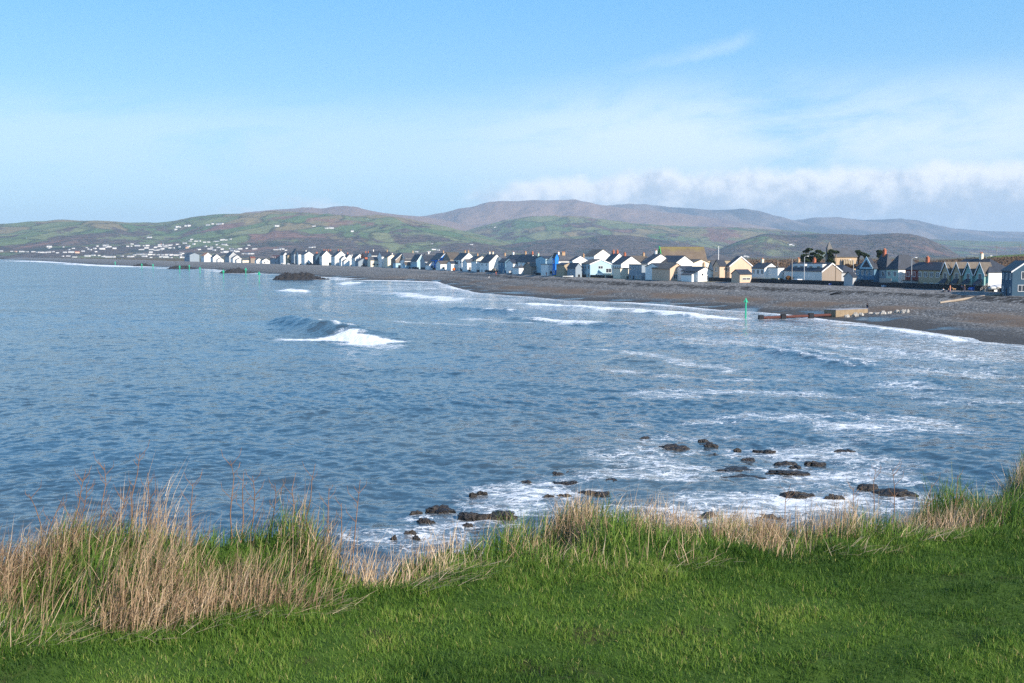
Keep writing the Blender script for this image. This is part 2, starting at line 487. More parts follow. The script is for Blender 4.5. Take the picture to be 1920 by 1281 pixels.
def seg_coords(poly):
    """distance along and signed offset to a polyline (world xy); negative offset = towards the camera"""
    P = np.array(poly)
    pad = 30 + 0.06 * P[:, 1].max()
    sel = np.nonzero((XX > P[:, 0].min() - pad) & (XX < P[:, 0].max() + pad) & (YY > P[:, 1].min() - pad) & (YY < P[:, 1].max() + pad))
    xs, ys = XX[sel], YY[sel]
    best = np.full(xs.shape, 1e9); along = np.zeros_like(xs); sgn = np.full(xs.shape, 1e6)
    L = np.concatenate([[0], np.cumsum(np.hypot(*np.diff(P, axis=0).T))])
    for i in range(len(P) - 1):
        dx, dy = P[i + 1] - P[i]; l2 = dx * dx + dy * dy
        tt = ((xs - P[i, 0]) * dx + (ys - P[i, 1]) * dy) / l2
        tc = np.clip(tt, 0, 1)
        ex, ey = xs - (P[i, 0] + tc * dx), ys - (P[i, 1] + tc * dy)
        dd = np.hypot(ex, ey)
        cr = (dx * ey - dy * ex)
        upd = dd < best
        best = np.where(upd, dd, best); along = np.where(upd, (L[i] + tc * math.sqrt(l2)) / L[-1], along)
        sgn = np.where(upd, np.where(cr >= 0, dd, -dd), sgn)
    return sel, along, sgn
def smooth_line(pts, n=24):
    P = np.array([on_z(a, b, 0) for a, b in pts]); s = np.linspace(0, 1, len(P)); si = np.linspace(0, 1, n)
    return np.stack([np.interp(si, s, P[:, 0]), np.interp(si, s, P[:, 1])], -1)
def crest(pts, h, back=7.0, front=2.2, jag=0.25, seed=1, ends=0.2):
    """a raised crest along photo points; the steep face looks to the camera's side"""
    global H
    sel, a, s = seg_coords(smooth_line(pts))
    env = sstep(a, 0.0, ends) * (1 - sstep(a, 1 - ends, 1.0)) * (0.8 + jag * 2 * (fbm(a * 14, a * 0 + seed, 3, seed) - .5))
    H[sel] += h * env * np.where(s > 0, np.exp(-(s / back) ** 2), np.exp(-(s / front) ** 2))
def foam_line(pts, w0, w1, k=1.0, seed=1, fade=0.15, wig=1.0):
    """foam between w0 metres on the near side and w1 on the far side of a line"""
    sel, a, s = seg_coords(smooth_line(pts))
    s = s + (fbm(XX[sel] / 6, YY[sel] / 4, 3, seed) - .5) * wig * (w1 - w0)
    m = sstep(s, w0 - .25 * abs(w1 - w0), w0 + .2 * (w1 - w0)) * (1 - sstep(s, w1 - .4 * (w1 - w0), w1))
    m *= sstep(a, 0, fade) * (1 - sstep(a, 1 - fade, 1))
    foam[sel] = np.maximum(foam[sel], m * k)

# the large wave rolling in the middle of the bay
BIG = [(500, 602), (560, 612), (610, 622), (660, 630), (700, 638), (735, 642)]
crest(BIG, 2.3, 5.5, 3.4, 0.22, 2, 0.30)
crest([(400, 600), (450, 600), (520, 606), (580, 616)], 0.45, 7, 4, 0.3, 7, 0.3)
foam_line([(590, 614), (630, 622), (662, 630)], -.6, 1.4, 0.75, 5, 0.15, 0.8)
foam_line([(640, 640), (690, 645), (740, 650), (790, 652)], -3, 2, 0.5, 61, 0.3, 1.0)
for i_, (pl, kk_) in enumerate(((((1220, 628), (1400, 645), (1560, 668), (1700, 700)), .55), (((1480, 640), (1620, 655), (1760, 672), (1900, 690)), .6), (((1080, 690), (1250, 705), (1420, 712), (1600, 722)), .45),
                             (((1250, 746), (1400, 738), (1560, 737), (1700, 745)), .55), (((1560, 720), (1700, 722), (1850, 735)), .45), (((1000, 650), (1130, 655), (1260, 672)), .4), (((1620, 690), (1760, 700), (1910, 712)), .5),
                             (((700, 600), (820, 606), (930, 612)), .35), (((1150, 655), (1300, 680), (1420, 706)), .45), (((850, 598), (900, 600), (960, 602)), .5))):
    foam_line(pl, -1.8, 2.2, kk_, 100 + i_, .25, 1.6)
for i_, pl in enumerate((((1240, 636), (1450, 656), (1650, 690), (1800, 730)), ((1500, 640), (1700, 660), (1910, 690)), ((900, 640), (1100, 660), (1300, 700)), ((620, 690), (850, 700), (1080, 730)))):
    crest(pl, .38, 5, 2.8, .5, 120 + i_, .3)
foam_line([(650, 631), (700, 639), (755, 643)], -5.0, 3.5, 1.1, 4, 0.12, 0.9)
foam_line([(500, 637), (570, 636), (640, 633), (690, 635)], -5, 4.5, .95, 6, 0.2, 0.9)
foam_line([(590, 610), (640, 622), (665, 628)], 0.2, 1.5, 0.6, 8, 0.2)
crest([(515, 545), (545, 546.5), (580, 548)], 1.0, 7, 3, 0.3, 3, 0.3); foam_line([(525, 546), (550, 546.5), (578, 548.5)], -5, 3, .85, 9)
foam_line([(735, 551), (760, 553), (790, 557), (830, 562), (880, 565), (905, 566)], -5, 6, .78, 10)
crest([(720, 549), (800, 557), (900, 565), (980, 570)], 0.7, 8, 4, 0.4, 11)
foam_line([(950, 568), (1010, 571), (1060, 574), (1120, 578), (1200, 584), (1290, 592), (1370, 598), (1430, 600)], -3.2, 3.5, .85, 12, 0.06)
crest([(940, 567), (1060, 574), (1200, 584), (1290, 592), (1400, 599)], 0.6, 6, 3, 0.4, 13)
crest([(830, 578), (880, 581), (930, 584), (975, 586)], 1.0, 6, 3, 0.3, 14); foam_line([(900, 582), (940, 583.5), (968, 585)], -1.0, 2.0, 0.9, 15)
foam_line([(850, 578), (890, 580), (905, 582)], -.5, 1.2, 0.6, 15)
crest([(930, 598), (1000, 602), (1070, 606), (1130, 611), (1190, 616)], 0.9, 6, 3, 0.3, 16); foam_line([(970, 601), (1010, 602), (1060, 605), (1110, 608), (1140, 610)], -3.5, 3.5, .8, 17)
foam_line([(920, 604), (960, 606), (1010, 606)], -1.2, 1.5, 0.6, 18)
crest([(1130, 622), (1190, 632), (1260, 645), (1330, 660)], 0.6, 6, 3, 0.4, 19)
crest([(1420, 657), (1480, 665), (1540, 677), (1620, 694)], 0.75, 5, 2.6, 0.4, 20); foam_line([(1440, 661), (1490, 669), (1540, 680), (1610, 693)], -.3, 0.9, 0.6, 21)
foam_line([(1540, 606), (1600, 610), (1650, 617), (1700, 624), (1760, 633), (1800, 639), (1835, 643)], -1.6, 2.2, .9, 22, 0.08)
crest([(1560, 608), (1650, 618), (1760, 634), (1820, 642)], 0.4, 4, 2, 0.4, 23)
foam_line([(600, 522), (680, 525), (745, 527), (800, 528.5), (835, 530)], -9, 12, 0.75, 24)
foam_line([(660, 545), (720, 547), (760, 548.5), (800, 550)], -3, 3, 0.7, 25)
foam_line([(785, 543), (820, 540), (850, 537), (870, 536)], -4, 4, 0.7, 26)
foam_line([(650, 532), (662, 533.5), (672, 535)], -4, 5, 1.0, 27)
crest([(645, 532), (662, 533.5), (680, 535)], 1.2, 8, 4, 0.2, 27)
foam_line([(0, 489), (60, 490), (130, 492.5), (190, 495.5), (240, 499), (290, 501.5)], -30, 40, 1.0, 28, 0.05, 0.6)
foam_line([(100, 495), (150, 496), (195, 498), (225, 500.5)], -18, 18, 0.95, 29)
foam_line([(270, 502), (320, 503), (345, 504), (360, 504)], -12, 14, 0.7, 30)
foam_line([(440, 513), (480, 514), (520, 512), (530, 511)], -6, 10, 0.7, 31)
foam_line([(500, 522), (540, 523), (590, 524.5), (620, 525.5)], -5, 6, 0.75, 32)
foam_line([(395, 507), (420, 511), (450, 514)], -4, 8, 0.65, 33)
# swash along the whole water's edge
edge = (1 - sstep(off_shore, 0.5, 7 + 9 * fbm(Qs / 25, Ns * 0, 2, 40))) * (0.45 + 0.5 * fbm(Qs / 30, Ns / 8, 2, 41))
foam = np.maximum(foam, edge * (off_shore > -4))
# loose foam over the inner bay
inner = sstep(-off_shore, -95, -10) * 0.50 * fbm(XX / 20, YY / 12, 3, 50) * (YY < 600)
foam = np.maximum(foam, inner)
# broken water around the rocks under the cliff: photo polygons (centre, size, strength)
pxg = 960 + F * XX / (YY * CP + CZ * SP); kk = ((-CZ) * CP + YY * SP) / (YY * CP + CZ * SP); pyg = 640.5 - F * kk
ROCK_ZONES = [(1540, 800, 300, 30, .66), (1730, 800, 110, 24, .55), (1350, 845, 300, 55, .58), (1500, 880, 300, 50, .60), (1250, 920, 360, 44, .64), (1050, 930, 240, 36, .62),
              (850, 960, 160, 36, .62), (780, 1000, 170, 45, .56), (900, 1010, 260, 42, .60), (1480, 930, 260, 40, .66), (1300, 960, 260, 36, .66), (1650, 920, 160, 40, .4), (1180, 800, 60, 10, .5), (1300, 740, 160, 12, .35), (1480, 735, 180, 10, .3)]
FP = []
for (cx, cy, sx, sy, st) in ROCK_ZONES:
    wxx, wyy = on_z(cx, cy, 0); x1, _ = on_z(cx + sx, cy, 0); _, y1 = on_z(cx, cy - sy, 0)
    rr = ((XX - wxx) / abs(x1 - wxx)) ** 2 + ((YY - wyy) / abs(y1 - wyy)) ** 2
    foam = np.maximum(foam, st * (1 - sstep(rr, 0.15, 1.1)))
foam *= np.where(YY < 140, np.clip((fbm(XX / 7.0, YY / 4.0, 4, 60) - .33) * 3.4, .12, 1.15), 1)
me = np_mesh('sea', np.stack([XX, YY, H], -1).reshape(-1, 3), grid_quads(*XX.shape), smooth=True)
fattr(me, 'foam', foam)
del YY, UU, dX, dY, wx, wy, amp_mod, pxg, pyg, kk
mt = bpy.data.materials.new('sea_water'); mt.use_nodes = True
t = NT(mt.node_tree)
p = t.pos()
fo = t.attr('foam')
dist = t.m('DIVIDE', t.sep(p)[1], 100.0)
r1 = t.noise(t.vmul(p, (0.55, 0.95, 0.5)), 1.0, 4, 0.62, 0.4, out=1)
r2 = t.noise(t.vmul(p, (2.2, 3.4, 1)), 1.0, 3, 0.6, 0.3, out=1)
sv = t.n('ShaderNodeVectorMath', {0: r1, 1: (0.5, 0.5, 0.5)}, operation='SUBTRACT').outputs[0]
sw = t.n('ShaderNodeVectorMath', {0: r2, 1: (0.5, 0.5, 0.5)}, operation='SUBTRACT').outputs[0]
ks = t.m('MULTIPLY', t.rng(dist, 0.4, 5.0, 0.66, 1.45), t.rng(t.noise(t.vmul(p, (.012, .035, 1)), 1.0, 4, .6), .32, .68, .45, 1.35))
kv = t.n('ShaderNodeVectorMath', {0: sv}, operation='SCALE'); t.put(kv.inputs['Scale'], ks)
kw = t.n('ShaderNodeVectorMath', {0: sw}, operation='SCALE'); t.put(kw.inputs['Scale'], 0.5)
sl = t.n('ShaderNodeVectorMath', {0: kv.outputs[0], 1: kw.outputs[0]}, operation='ADD').outputs[0]
sl = t.vmul(sl, (0.8, 1.0, 0.0))
gn = t.t.nodes.new('ShaderNodeNewGeometry').outputs['Normal']
nn = t.n('ShaderNodeVectorMath', {0: t.n('ShaderNodeVectorMath', {0: gn, 1: sl}, operation='ADD').outputs[0]}, operation='NORMALIZE').outputs[0]
murk = t.mix(t.step(t.noise(p, 0.02, 3), 0.35, 0.65), (.022, .056, .090), (.052, .068, .074))
water = t.n('ShaderNodeBsdfPrincipled', {'Base Color': murk, 'Roughness': 0.12, 'IOR': 1.333, 'Specular IOR Level': 0.5, 'Normal': nn})
f1 = t.noise(t.vmul(p, (0.55, 1.0, 1)), 0.9, 6, 0.68, 1.2)
f2 = t.noise(t.vmul(p, (1.0, 1.6, 1)), 2.6, 5, 0.7, 0.8)
ff = t.m('ADD', t.m('MULTIPLY', f1, 0.62), t.m('MULTIPLY', f2, 0.38))
thr = t.rng(fo, 0.0, 1.0, 0.92, 0.32)
mask = t.step(ff, t.m('SUBTRACT', thr, 0.045), t.m('ADD', thr, 0.06))
mask = t.m('MULTIPLY', mask, t.step(fo, 0.01, 0.12))
wp = t.n('ShaderNodeVectorMath', {0: t.vmul(p, (0.55, 0.8, 1)), 1: t.n('ShaderNodeVectorMath', {0: t.noise(t.vmul(p, (.5, .7, 1)), 0.9, 4, .65, out=1), 'Scale': 2.6}, operation='SCALE').outputs[0]}, operation='ADD').outputs[0]
lv = t.n('ShaderNodeTexVoronoi', {'Vector': wp, 'Scale': 0.6}, feature='DISTANCE_TO_EDGE').outputs[0]
lv2 = t.n('ShaderNodeTexVoronoi', {'Vector': wp, 'Scale': 1.7}, feature='DISTANCE_TO_EDGE').outputs[0]
lw = t.m('MULTIPLY', fo, t.rng(f1, 0.40, 0.66, 0.0, 0.26))
lace = t.m('SUBTRACT', 1.0, t.step(lv, t.m('MULTIPLY', lw, 0.35), t.m('ADD', lw, 0.015)))
lace2 = t.m('SUBTRACT', 1.0, t.step(lv2, t.m('MULTIPLY', lw, 0.25), t.m('ADD', t.m('MULTIPLY', lw, 0.8), 0.012)))
lace = t.m('MULTIPLY', t.m('MULTIPLY', t.m('MAXIMUM', lace, t.m('MULTIPLY', lace2, 0.75)), t.step(fo, 0.03, 0.3)), 0.85)
mask = t.m('MAXIMUM', mask, lace)
milk = t.m('MULTIPLY', t.step(fo, 0.04, 0.8), 0.14)
mask = t.m('MAXIMUM', mask, milk)
foamb = t.n('ShaderNodeBsdfDiffuse', {'Color': (.80, .82, .83)})
bpf = t.n('ShaderNodeBump', {'Height': ff, 'Strength': 0.8, 'Distance': 0.4})
t.put(foamb.inputs['Normal'], bpf.outputs[0])
mx = t.n('ShaderNodeMixShader', {0: mask, 1: water.outputs[0], 2: foamb.outputs[0]})
t.n('ShaderNodeOutputMaterial', {'Surface': mx.outputs[0]})
tag(link_mesh('sea', me, mt), kind='structure', label='choppy blue grey sea with breaking waves')

# ------------------------------------------------------------ hills
def hill_mat(name, kind):
    mt = bpy.data.materials.new(name); mt.use_nodes = True
    t = NT(mt.node_tree)
    p = t.pos()
    ps = t.vmul(p, (1.0, 0.45, 1.2))
    zz = t.sep(p)[2]
    bigv = t.noise(ps, 1 / 900, 5, 0.6)
    mid = t.noise(ps, 1 / 300, 5, 0.62, 0.5)
    fine = t.noise(p, 1 / 28, 4, 0.7)
    wv = t.n('ShaderNodeVectorMath', {0: ps, 1: t.n('ShaderNodeVectorMath', {0: t.noise(ps, 1 / 350, 2, out=1), 'Scale': 260.0}, operation='SCALE').outputs[0]}, operation='ADD').outputs[0]
    v = t.n('ShaderNodeTexVoronoi', {'Vector': wv, 'Scale': 1 / 190}, feature='F1')
    ve = t.n('ShaderNodeTexVoronoi', {'Vector': wv, 'Scale': 1 / 190}, feature='DISTANCE_TO_EDGE')
    cell = t.sep(v.outputs['Color'])[0]
    fields = t.mix(cell, (.095, .155, .065), (.20, .21, .105))
    fields = t.mix(t.m('MULTIPLY', t.step(t.sep(v.outputs['Color'])[1], 0.72, 0.8), 0.8), fields, (.24, .18, .10))
    hedge = t.m('MULTIPLY', t.m('SUBTRACT', 1.0, t.step(ve.outputs[0], 0.02, 0.07)), t.step(fine, 0.35, 0.55))
    fields = t.mix(t.m('MULTIPLY', hedge, 0.8), fields, (.035, .04, .03))
    woods = t.mix(t.step(fine, 0.35, 0.65), (.036, .036, .034), (.145, .108, .092))
    woods = t.mix(t.m('MULTIPLY', t.step(t.noise(ps, 1 / 140, 3), 0.56, 0.62), 0.8), woods, (.025, .045, .038))
    bracken = t.mix(fine, (.19, .10, .078), (.27, .155, .12))
    moor = t.mix(mid, (.18, .122, .098), (.34, .235, .18))
    moor = t.mix(t.m('MULTIPLY', t.step(bigv, 0.52, 0.66), 0.8), moor, (.13, .10, .112))
    if kind == 'field':
        c = t.mix(t.step(t.m('SUBTRACT', mid, t.m('DIVIDE', zz, 1700.0)), 0.44, 0.50), fields, woods)
        c = t.mix(t.m('MULTIPLY', t.step(t.m('ADD', t.m('MULTIPLY', bigv, 0.5), t.m('MULTIPLY', mid, 0.5)), 0.56, 0.60), 0.75), c, bracken)
        c = t.mix(t.m('MULTIPLY', t.step(t.m('ADD', zz, t.m('MULTIPLY', mid, 120.0)), 300.0, 390.0), 0.85), c, moor)
    elif kind == 'wood':
        c = t.mix(t.step(bigv, 0.55, 0.60), woods, fields)
        c = t.mix(t.m('MULTIPLY', t.step(mid, 0.60, 0.66), 0.6), c, bracken)
    elif kind == 'moor':
        c = t.mix(t.m('MULTIPLY', t.step(fine, 0.4, 0.6), 0.15), moor, (.06, .05, .05))
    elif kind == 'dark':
        c = t.mix(t.step(bigv, 0.46, 0.60), (.045, .050, .058), (.19, .145, .122))  # cloud shade over these far mountains is put into the darker colour
    else:
        c = t.mix(t.step(t.m('ADD', zz, t.m('MULTIPLY', fine, 5.0)), 13.0, 15.5), t.mix(fine, (.085, .055, .035), (.18, .125, .07)), (.12, .16, .05))
    nb = t.noise(p, 1 / 60, 5, 0.65)
    bp = t.n('ShaderNodeBump', {'Height': nb, 'Strength': 0.8, 'Distance': 34.0 if kind != 'near' else 3.0})
    bs = t.n('ShaderNodeBsdfPrincipled', {'Base Color': c, 'Roughness': 0.95, 'Specular IOR Level': 0.05, 'Normal': bp.outputs[0]})
    t.n('ShaderNodeOutputMaterial', {'Surface': bs.outputs[0]})
    return mt
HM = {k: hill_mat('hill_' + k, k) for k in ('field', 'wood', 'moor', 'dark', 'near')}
LAYERS = {}
def hill(key, label, line, D, foot, kind, relief=0.16, seed=1, sp=420.0):
    P = np.array(line, float)
    D0, F0 = D, foot
    def height(u, d):
        px = 960 + F * np.asarray(u) / (CP + 0.0)
        py = np.interp(px, P[:, 0], P[:, 1])
        Dl = D0 * (1 + 0.06 * (fbm(px / 160, px * 0, 2, seed) - .5))
        k = (640.5 - py) / F
        zr = CZ + Dl * (k * CP - SP) / (CP + k * SP)
        zr = zr * (1 + 0.02 * (fbm(px / 22, px * 0 + 3, 3, seed + 2) - .5)) - 1.5
        s = (d - F0) / (Dl - F0)
        x = u * d
        spur = fbm(x / sp + (fbm(x / sp / 2, d / sp / 2, 2, seed + 4) - .5), d / (sp * 2.4), 4, seed + 5) - .5
        spur2 = fbm(x / (sp * .3), d / (sp * .7), 3, seed + 8) - .5
        env = np.clip(s, 0, 1) * (1 - np.clip(s, 0, 1)) * 4
        rise = np.where(s < 1, np.sin(np.clip(s, 0, 1) * math.pi / 2) ** 1.25, 1 - 0.55 * np.clip(s - 1, 0, 1.5))
        return 3.0 + (zr - 3.0) * (rise + env * (relief * 2.3 * spur + relief * .75 * spur2)) - np.where(s < 0, -s * 40, 0)
    u0, u1 = (P[0, 0] - 960) / F * CP, (P[-1, 0] - 960) / F * CP
    nu = int(max(160, min(760, (P[-1, 0] - P[0, 0]) / 2.0)))
    U, Dd = np.meshgrid(np.linspace(u0, u1, nu), np.concatenate([np.linspace(F0 - 60, D0 * 1.02, 110), np.linspace(D0 * 1.03, D0 * 1.22, 12)]), indexing='ij')
    me = np_mesh('hills', np.stack([U * Dd, Dd, height(U, Dd)], -1).reshape(-1, 3), grid_quads(*U.shape), smooth=True)
    tag(link_mesh('hills', me, HM[kind]), kind='structure', label=label)
    LAYERS[key] = (height, F0, D0, P)
hill('left', 'long green hill above the far left shore', [(-500, 436), (-200, 428), (0, 422), (60, 420.5), (120, 418), (175, 417.5), (200, 419.5), (235, 421), (290, 419.5), (330, 417), (360, 410), (390, 406), (430, 403), (480, 399.5), (520, 398), (600, 403), (700, 408), (800, 420), (900, 441), (1000, 466), (1060, 482)], 7000, 3900, 'field', 0.16, 11)
hill('peak', 'purple heather hill with two rounded tops', [(330, 432), (400, 416), (460, 400), (500, 396), (540, 392), (570, 388.5), (585, 389), (604, 391.5), (620, 389), (645, 387), (665, 389), (690, 395), (720, 401), (750, 404.5), (790, 406), (840, 414), (920, 430)], 10000, 7600, 'moor', 0.10, 23, 600)
hill('mid', 'rounded green hill with farm fields', [(520, 470), (560, 440), (610, 415), (650, 406), (690, 403.5), (730, 405), (770, 411), (810, 422), (850, 436), (890, 450), (950, 468), (990, 482)], 6400, 4500, 'field', 0.14, 31)
hill('big', 'broad pale brown mountain', [(700, 424), (760, 409), (800, 405), (835, 398), (860, 392), (890, 388), (930, 382), (975, 379.5), (1010, 378.5), (1045, 378), (1080, 378.5), (1105, 382), (1135, 387), (1180, 392), (1260, 400), (1340, 410), (1430, 424), (1540, 446)], 12500, 9200, 'moor', 0.13, 41, 700)
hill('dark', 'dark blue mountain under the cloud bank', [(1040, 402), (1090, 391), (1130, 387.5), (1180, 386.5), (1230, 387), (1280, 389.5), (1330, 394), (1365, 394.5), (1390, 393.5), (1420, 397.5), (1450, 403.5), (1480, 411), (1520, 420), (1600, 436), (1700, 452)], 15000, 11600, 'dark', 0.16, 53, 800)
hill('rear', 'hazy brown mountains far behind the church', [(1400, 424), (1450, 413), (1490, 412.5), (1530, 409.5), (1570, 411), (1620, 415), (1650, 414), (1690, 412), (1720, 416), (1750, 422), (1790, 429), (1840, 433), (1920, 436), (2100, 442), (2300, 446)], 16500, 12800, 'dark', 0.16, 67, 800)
hill('farms', 'green patchwork hillside behind the village', [(780, 462), (840, 441), (900, 426), (950, 415), (1000, 409), (1040, 407.5), (1090, 409), (1130, 414), (1190, 420), (1290, 425), (1400, 430), (1500, 435), (1600, 443), (1700, 456), (1780, 476), (1810, 486)], 8600, 5400, 'field', 0.15, 71)
hill('ridge', 'wooded ridge behind the church', [(1310, 486), (1350, 466), (1390, 450), (1430, 439), (1480, 440.5), (1530, 437.5), (1580, 438.5), (1620, 441.5), (1670, 437), (1705, 438), (1735, 445), (1770, 461), (1790, 473), (1810, 486)], 5300, 4300, 'wood', 0.14, 83, 260)
hill('woods', 'bare winter woods on the lower slope', [(560, 486), (620, 468), (670, 452), (715, 446), (780, 455), (850, 463), (920, 462), (1000, 452), (1060, 444), (1120, 440), (1180, 441), (1240, 450), (1310, 461), (1380, 472), (1430, 486)], 5600, 4400, 'wood', 0.13, 91, 260)
hill('valley', 'low blue green valley slope at the far right', [(1640, 446), (1700, 447), (1780, 450), (1860, 452), (1920, 453), (2100, 456), (2400, 460)], 9500, 6500, 'field', 0.12, 97)
hill('bank', 'near brown slope with a green top at the right', [(1540, 500), (1640, 496), (1700, 491), (1745, 485.5), (1790, 481.5), (1830, 479), (1870, 476), (1920, 473), (2000, 468), (2300, 455)], 900, 520, 'near', 0.10, 101, 90)

# ------------------------------------------------------------ air
HZ = MB(); HZ.box(-26000, 26000, -300, 22500, -8, 760)
mt = bpy.data.materials.new('haze_air'); mt.use_nodes = True
t = NT(mt.node_tree)
HAZE = t.n('ShaderNodeVolumePrincipled', {'Color': (.56, .77, 1.0), 'Density': 6.0e-5, 'Anisotropy': 0.0})
t.n('ShaderNodeOutputMaterial', {'Volume': HAZE.outputs[0]})
hz = HZ.build('haze', mt); tag(hz, kind='stuff', label='thin blue haze in the air')
# ------------------------------------------------------------ houses
STREET = math.radians(22.3)          # gable ends turn this far to the right of the camera's back
def ridge_yaw(px):
    return STREET if px > 560 else STREET + math.radians(4)

def wall_part(kind_faces, w, L, ze, zr, style, mat, parent, lower=None):
    b = MB(); x0, x1, y0, y1 = -w / 2, w / 2, -L / 2, L / 2
    if style == 'gable':
        b.prism([(x0, y0, -1.2), (x1, y0, -1.2), (x1, y0, ze), (0, y0, zr - .12), (x0, y0, ze)], (0, L, 0))
    elif style == 'side':
        b.prism([(x0, y0, -1.2), (x0, y0, ze), (x0, 0, zr - .12), (x0, y1, ze), (x0, y1, -1.2)], (w, 0, 0))
    else:
        b.box(x0, x1, y0, y1, -1.2, ze)
    return b.build('wall', mat, parent)
def roof_part(w, L, ze, zr, style, mat, parent, over=.28, th=.16):
    b = MB()
    if style == 'gable':
        k = (zr - ze) / (w / 2)
        for s in (-1, 1):
            xe = s * (w / 2 + over); zl = ze - k * over
            b.prism([(0, -L / 2 - over * .7, zr), (xe, -L / 2 - over * .7, zl), (xe, -L / 2 - over * .7, zl + th), (0, -L / 2 - over * .7, zr + th)], (0, L + over * 1.4, 0))
    elif style == 'side':
        k = (zr - ze) / (L / 2)
        for s in (-1, 1):
            ye = s * (L / 2 + over); zl = ze - k * over
            b.prism([(-w / 2 - over * .7, 0, zr), (-w / 2 - over * .7, ye, zl), (-w / 2 - over * .7, ye, zl + th), (-w / 2 - over * .7, 0, zr + th)], (w + over * 1.4, 0, 0))
    elif style in ('hip', 'hipside'):
        X, Y = w / 2 + over, L / 2 + over
        if style == 'hip':
            r = max(0.02, L / 2 - w / 2 * .9)
            a, c = (0, -r, zr), (0, r, zr)
            vs = [(-X, -Y, ze), (X, -Y, ze), (X, Y, ze), (-X, Y, ze), a, c]
            fs = [(0, 1, 4), (1, 2, 5, 4), (2, 3, 5), (3, 0, 4, 5), (0, 3, 2, 1)]
        else:
            r = max(0.02, w / 2 - L / 2 * .9)
            vs = [(-X, -Y, ze), (X, -Y, ze), (X, Y, ze), (-X, Y, ze), (-r, 0, zr), (r, 0, zr)]
            fs = [(0, 1, 5, 4), (1, 2, 5), (2, 3, 4, 5), (3, 0, 4), (0, 3, 2, 1)]
        b.add(vs, fs)
        b.box(-X, X, -Y, Y, ze - .14, ze - .003)
    else:
        b.box(-w / 2 - .2, w / 2 + .2, -L / 2 - .2, L / 2 + .2, ze, ze + .22)
    return b.build('roof', mat, parent)

_win_cache = {}
def window(parent, face, w, L, pos, zc, ww, hh, far):
    """a framed window; face F = front (towards us), S = seaward side"""
    def local(b, u0, u1, z0, z1, d0, d1):
        if face == 'F': b.box(pos + u0, pos + u1, -L / 2 - d1, -L / 2 - d0, zc + z0, zc + z1)
        else: b.box(-w / 2 - d1, -w / 2 - d0, pos + u0, pos + u1, zc + z0, zc + z1)
    fr = .09
    b = MB()
    if far:
        local(b, -ww / 2, ww / 2, -hh / 2, hh / 2, -.05, .05)
        return b.build('window', M_glass, parent)
    local(b, -ww / 2 - fr, ww / 2 + fr, hh / 2, hh / 2 + fr, -.05, .06)
    local(b, -ww / 2 - fr, ww / 2 + fr, -hh / 2 - fr, -hh / 2, -.05, .10)
    local(b, -ww / 2 - fr, -ww / 2, -hh / 2, hh / 2, -.05, .06)
    local(b, ww / 2, ww / 2 + fr, -hh / 2, hh / 2, -.05, .06)
    if ww > .9: local(b, -.04, .04, -hh / 2, hh / 2, -.05, .055)
    f = b.build('window', M_white, parent)
    g = MB(); local(g, -ww / 2, ww / 2, -hh / 2, hh / 2, -.05, .02)
    g.build('pane', M_glass, f)
    return f
def door(parent, face, w, L, pos, ww=.95, hh=2.0, mat=None):
    b = MB()
    if face == 'F': b.box(pos - ww / 2, pos + ww / 2, -L / 2 - .06, -L / 2 + .05, -.2, hh)
    else: b.box(-w / 2 - .06, -w / 2 + .05, pos - ww / 2, pos + ww / 2, -.2, hh)
    return b.build('door', mat or M_dark, parent)
def chimney(parent, x, y, z, mat, s=.75, h=1.3, pots=2, roof=None):
    b = MB(); b.box(x - s * .45, x + s * .45, y - s * .6, y + s * .6, z - 1.0, z + h); b.box(x - s * .53, x + s * .53, y - s * .68, y + s * .68, z + h - .18, z + h - .02)
    c = b.build('chimney', mat, roof or parent)
    for i in range(pots):
        yy = y + (i - (pots - 1) / 2) * .5
        p = MB(); p.tube([(x, yy, z + h - .05), (x, yy, z + h + .42)], [.15, .12], 7); p.build('pot', M_pot, parent if roof else c) if False else p.build('pot', M_pot, c)
    return c

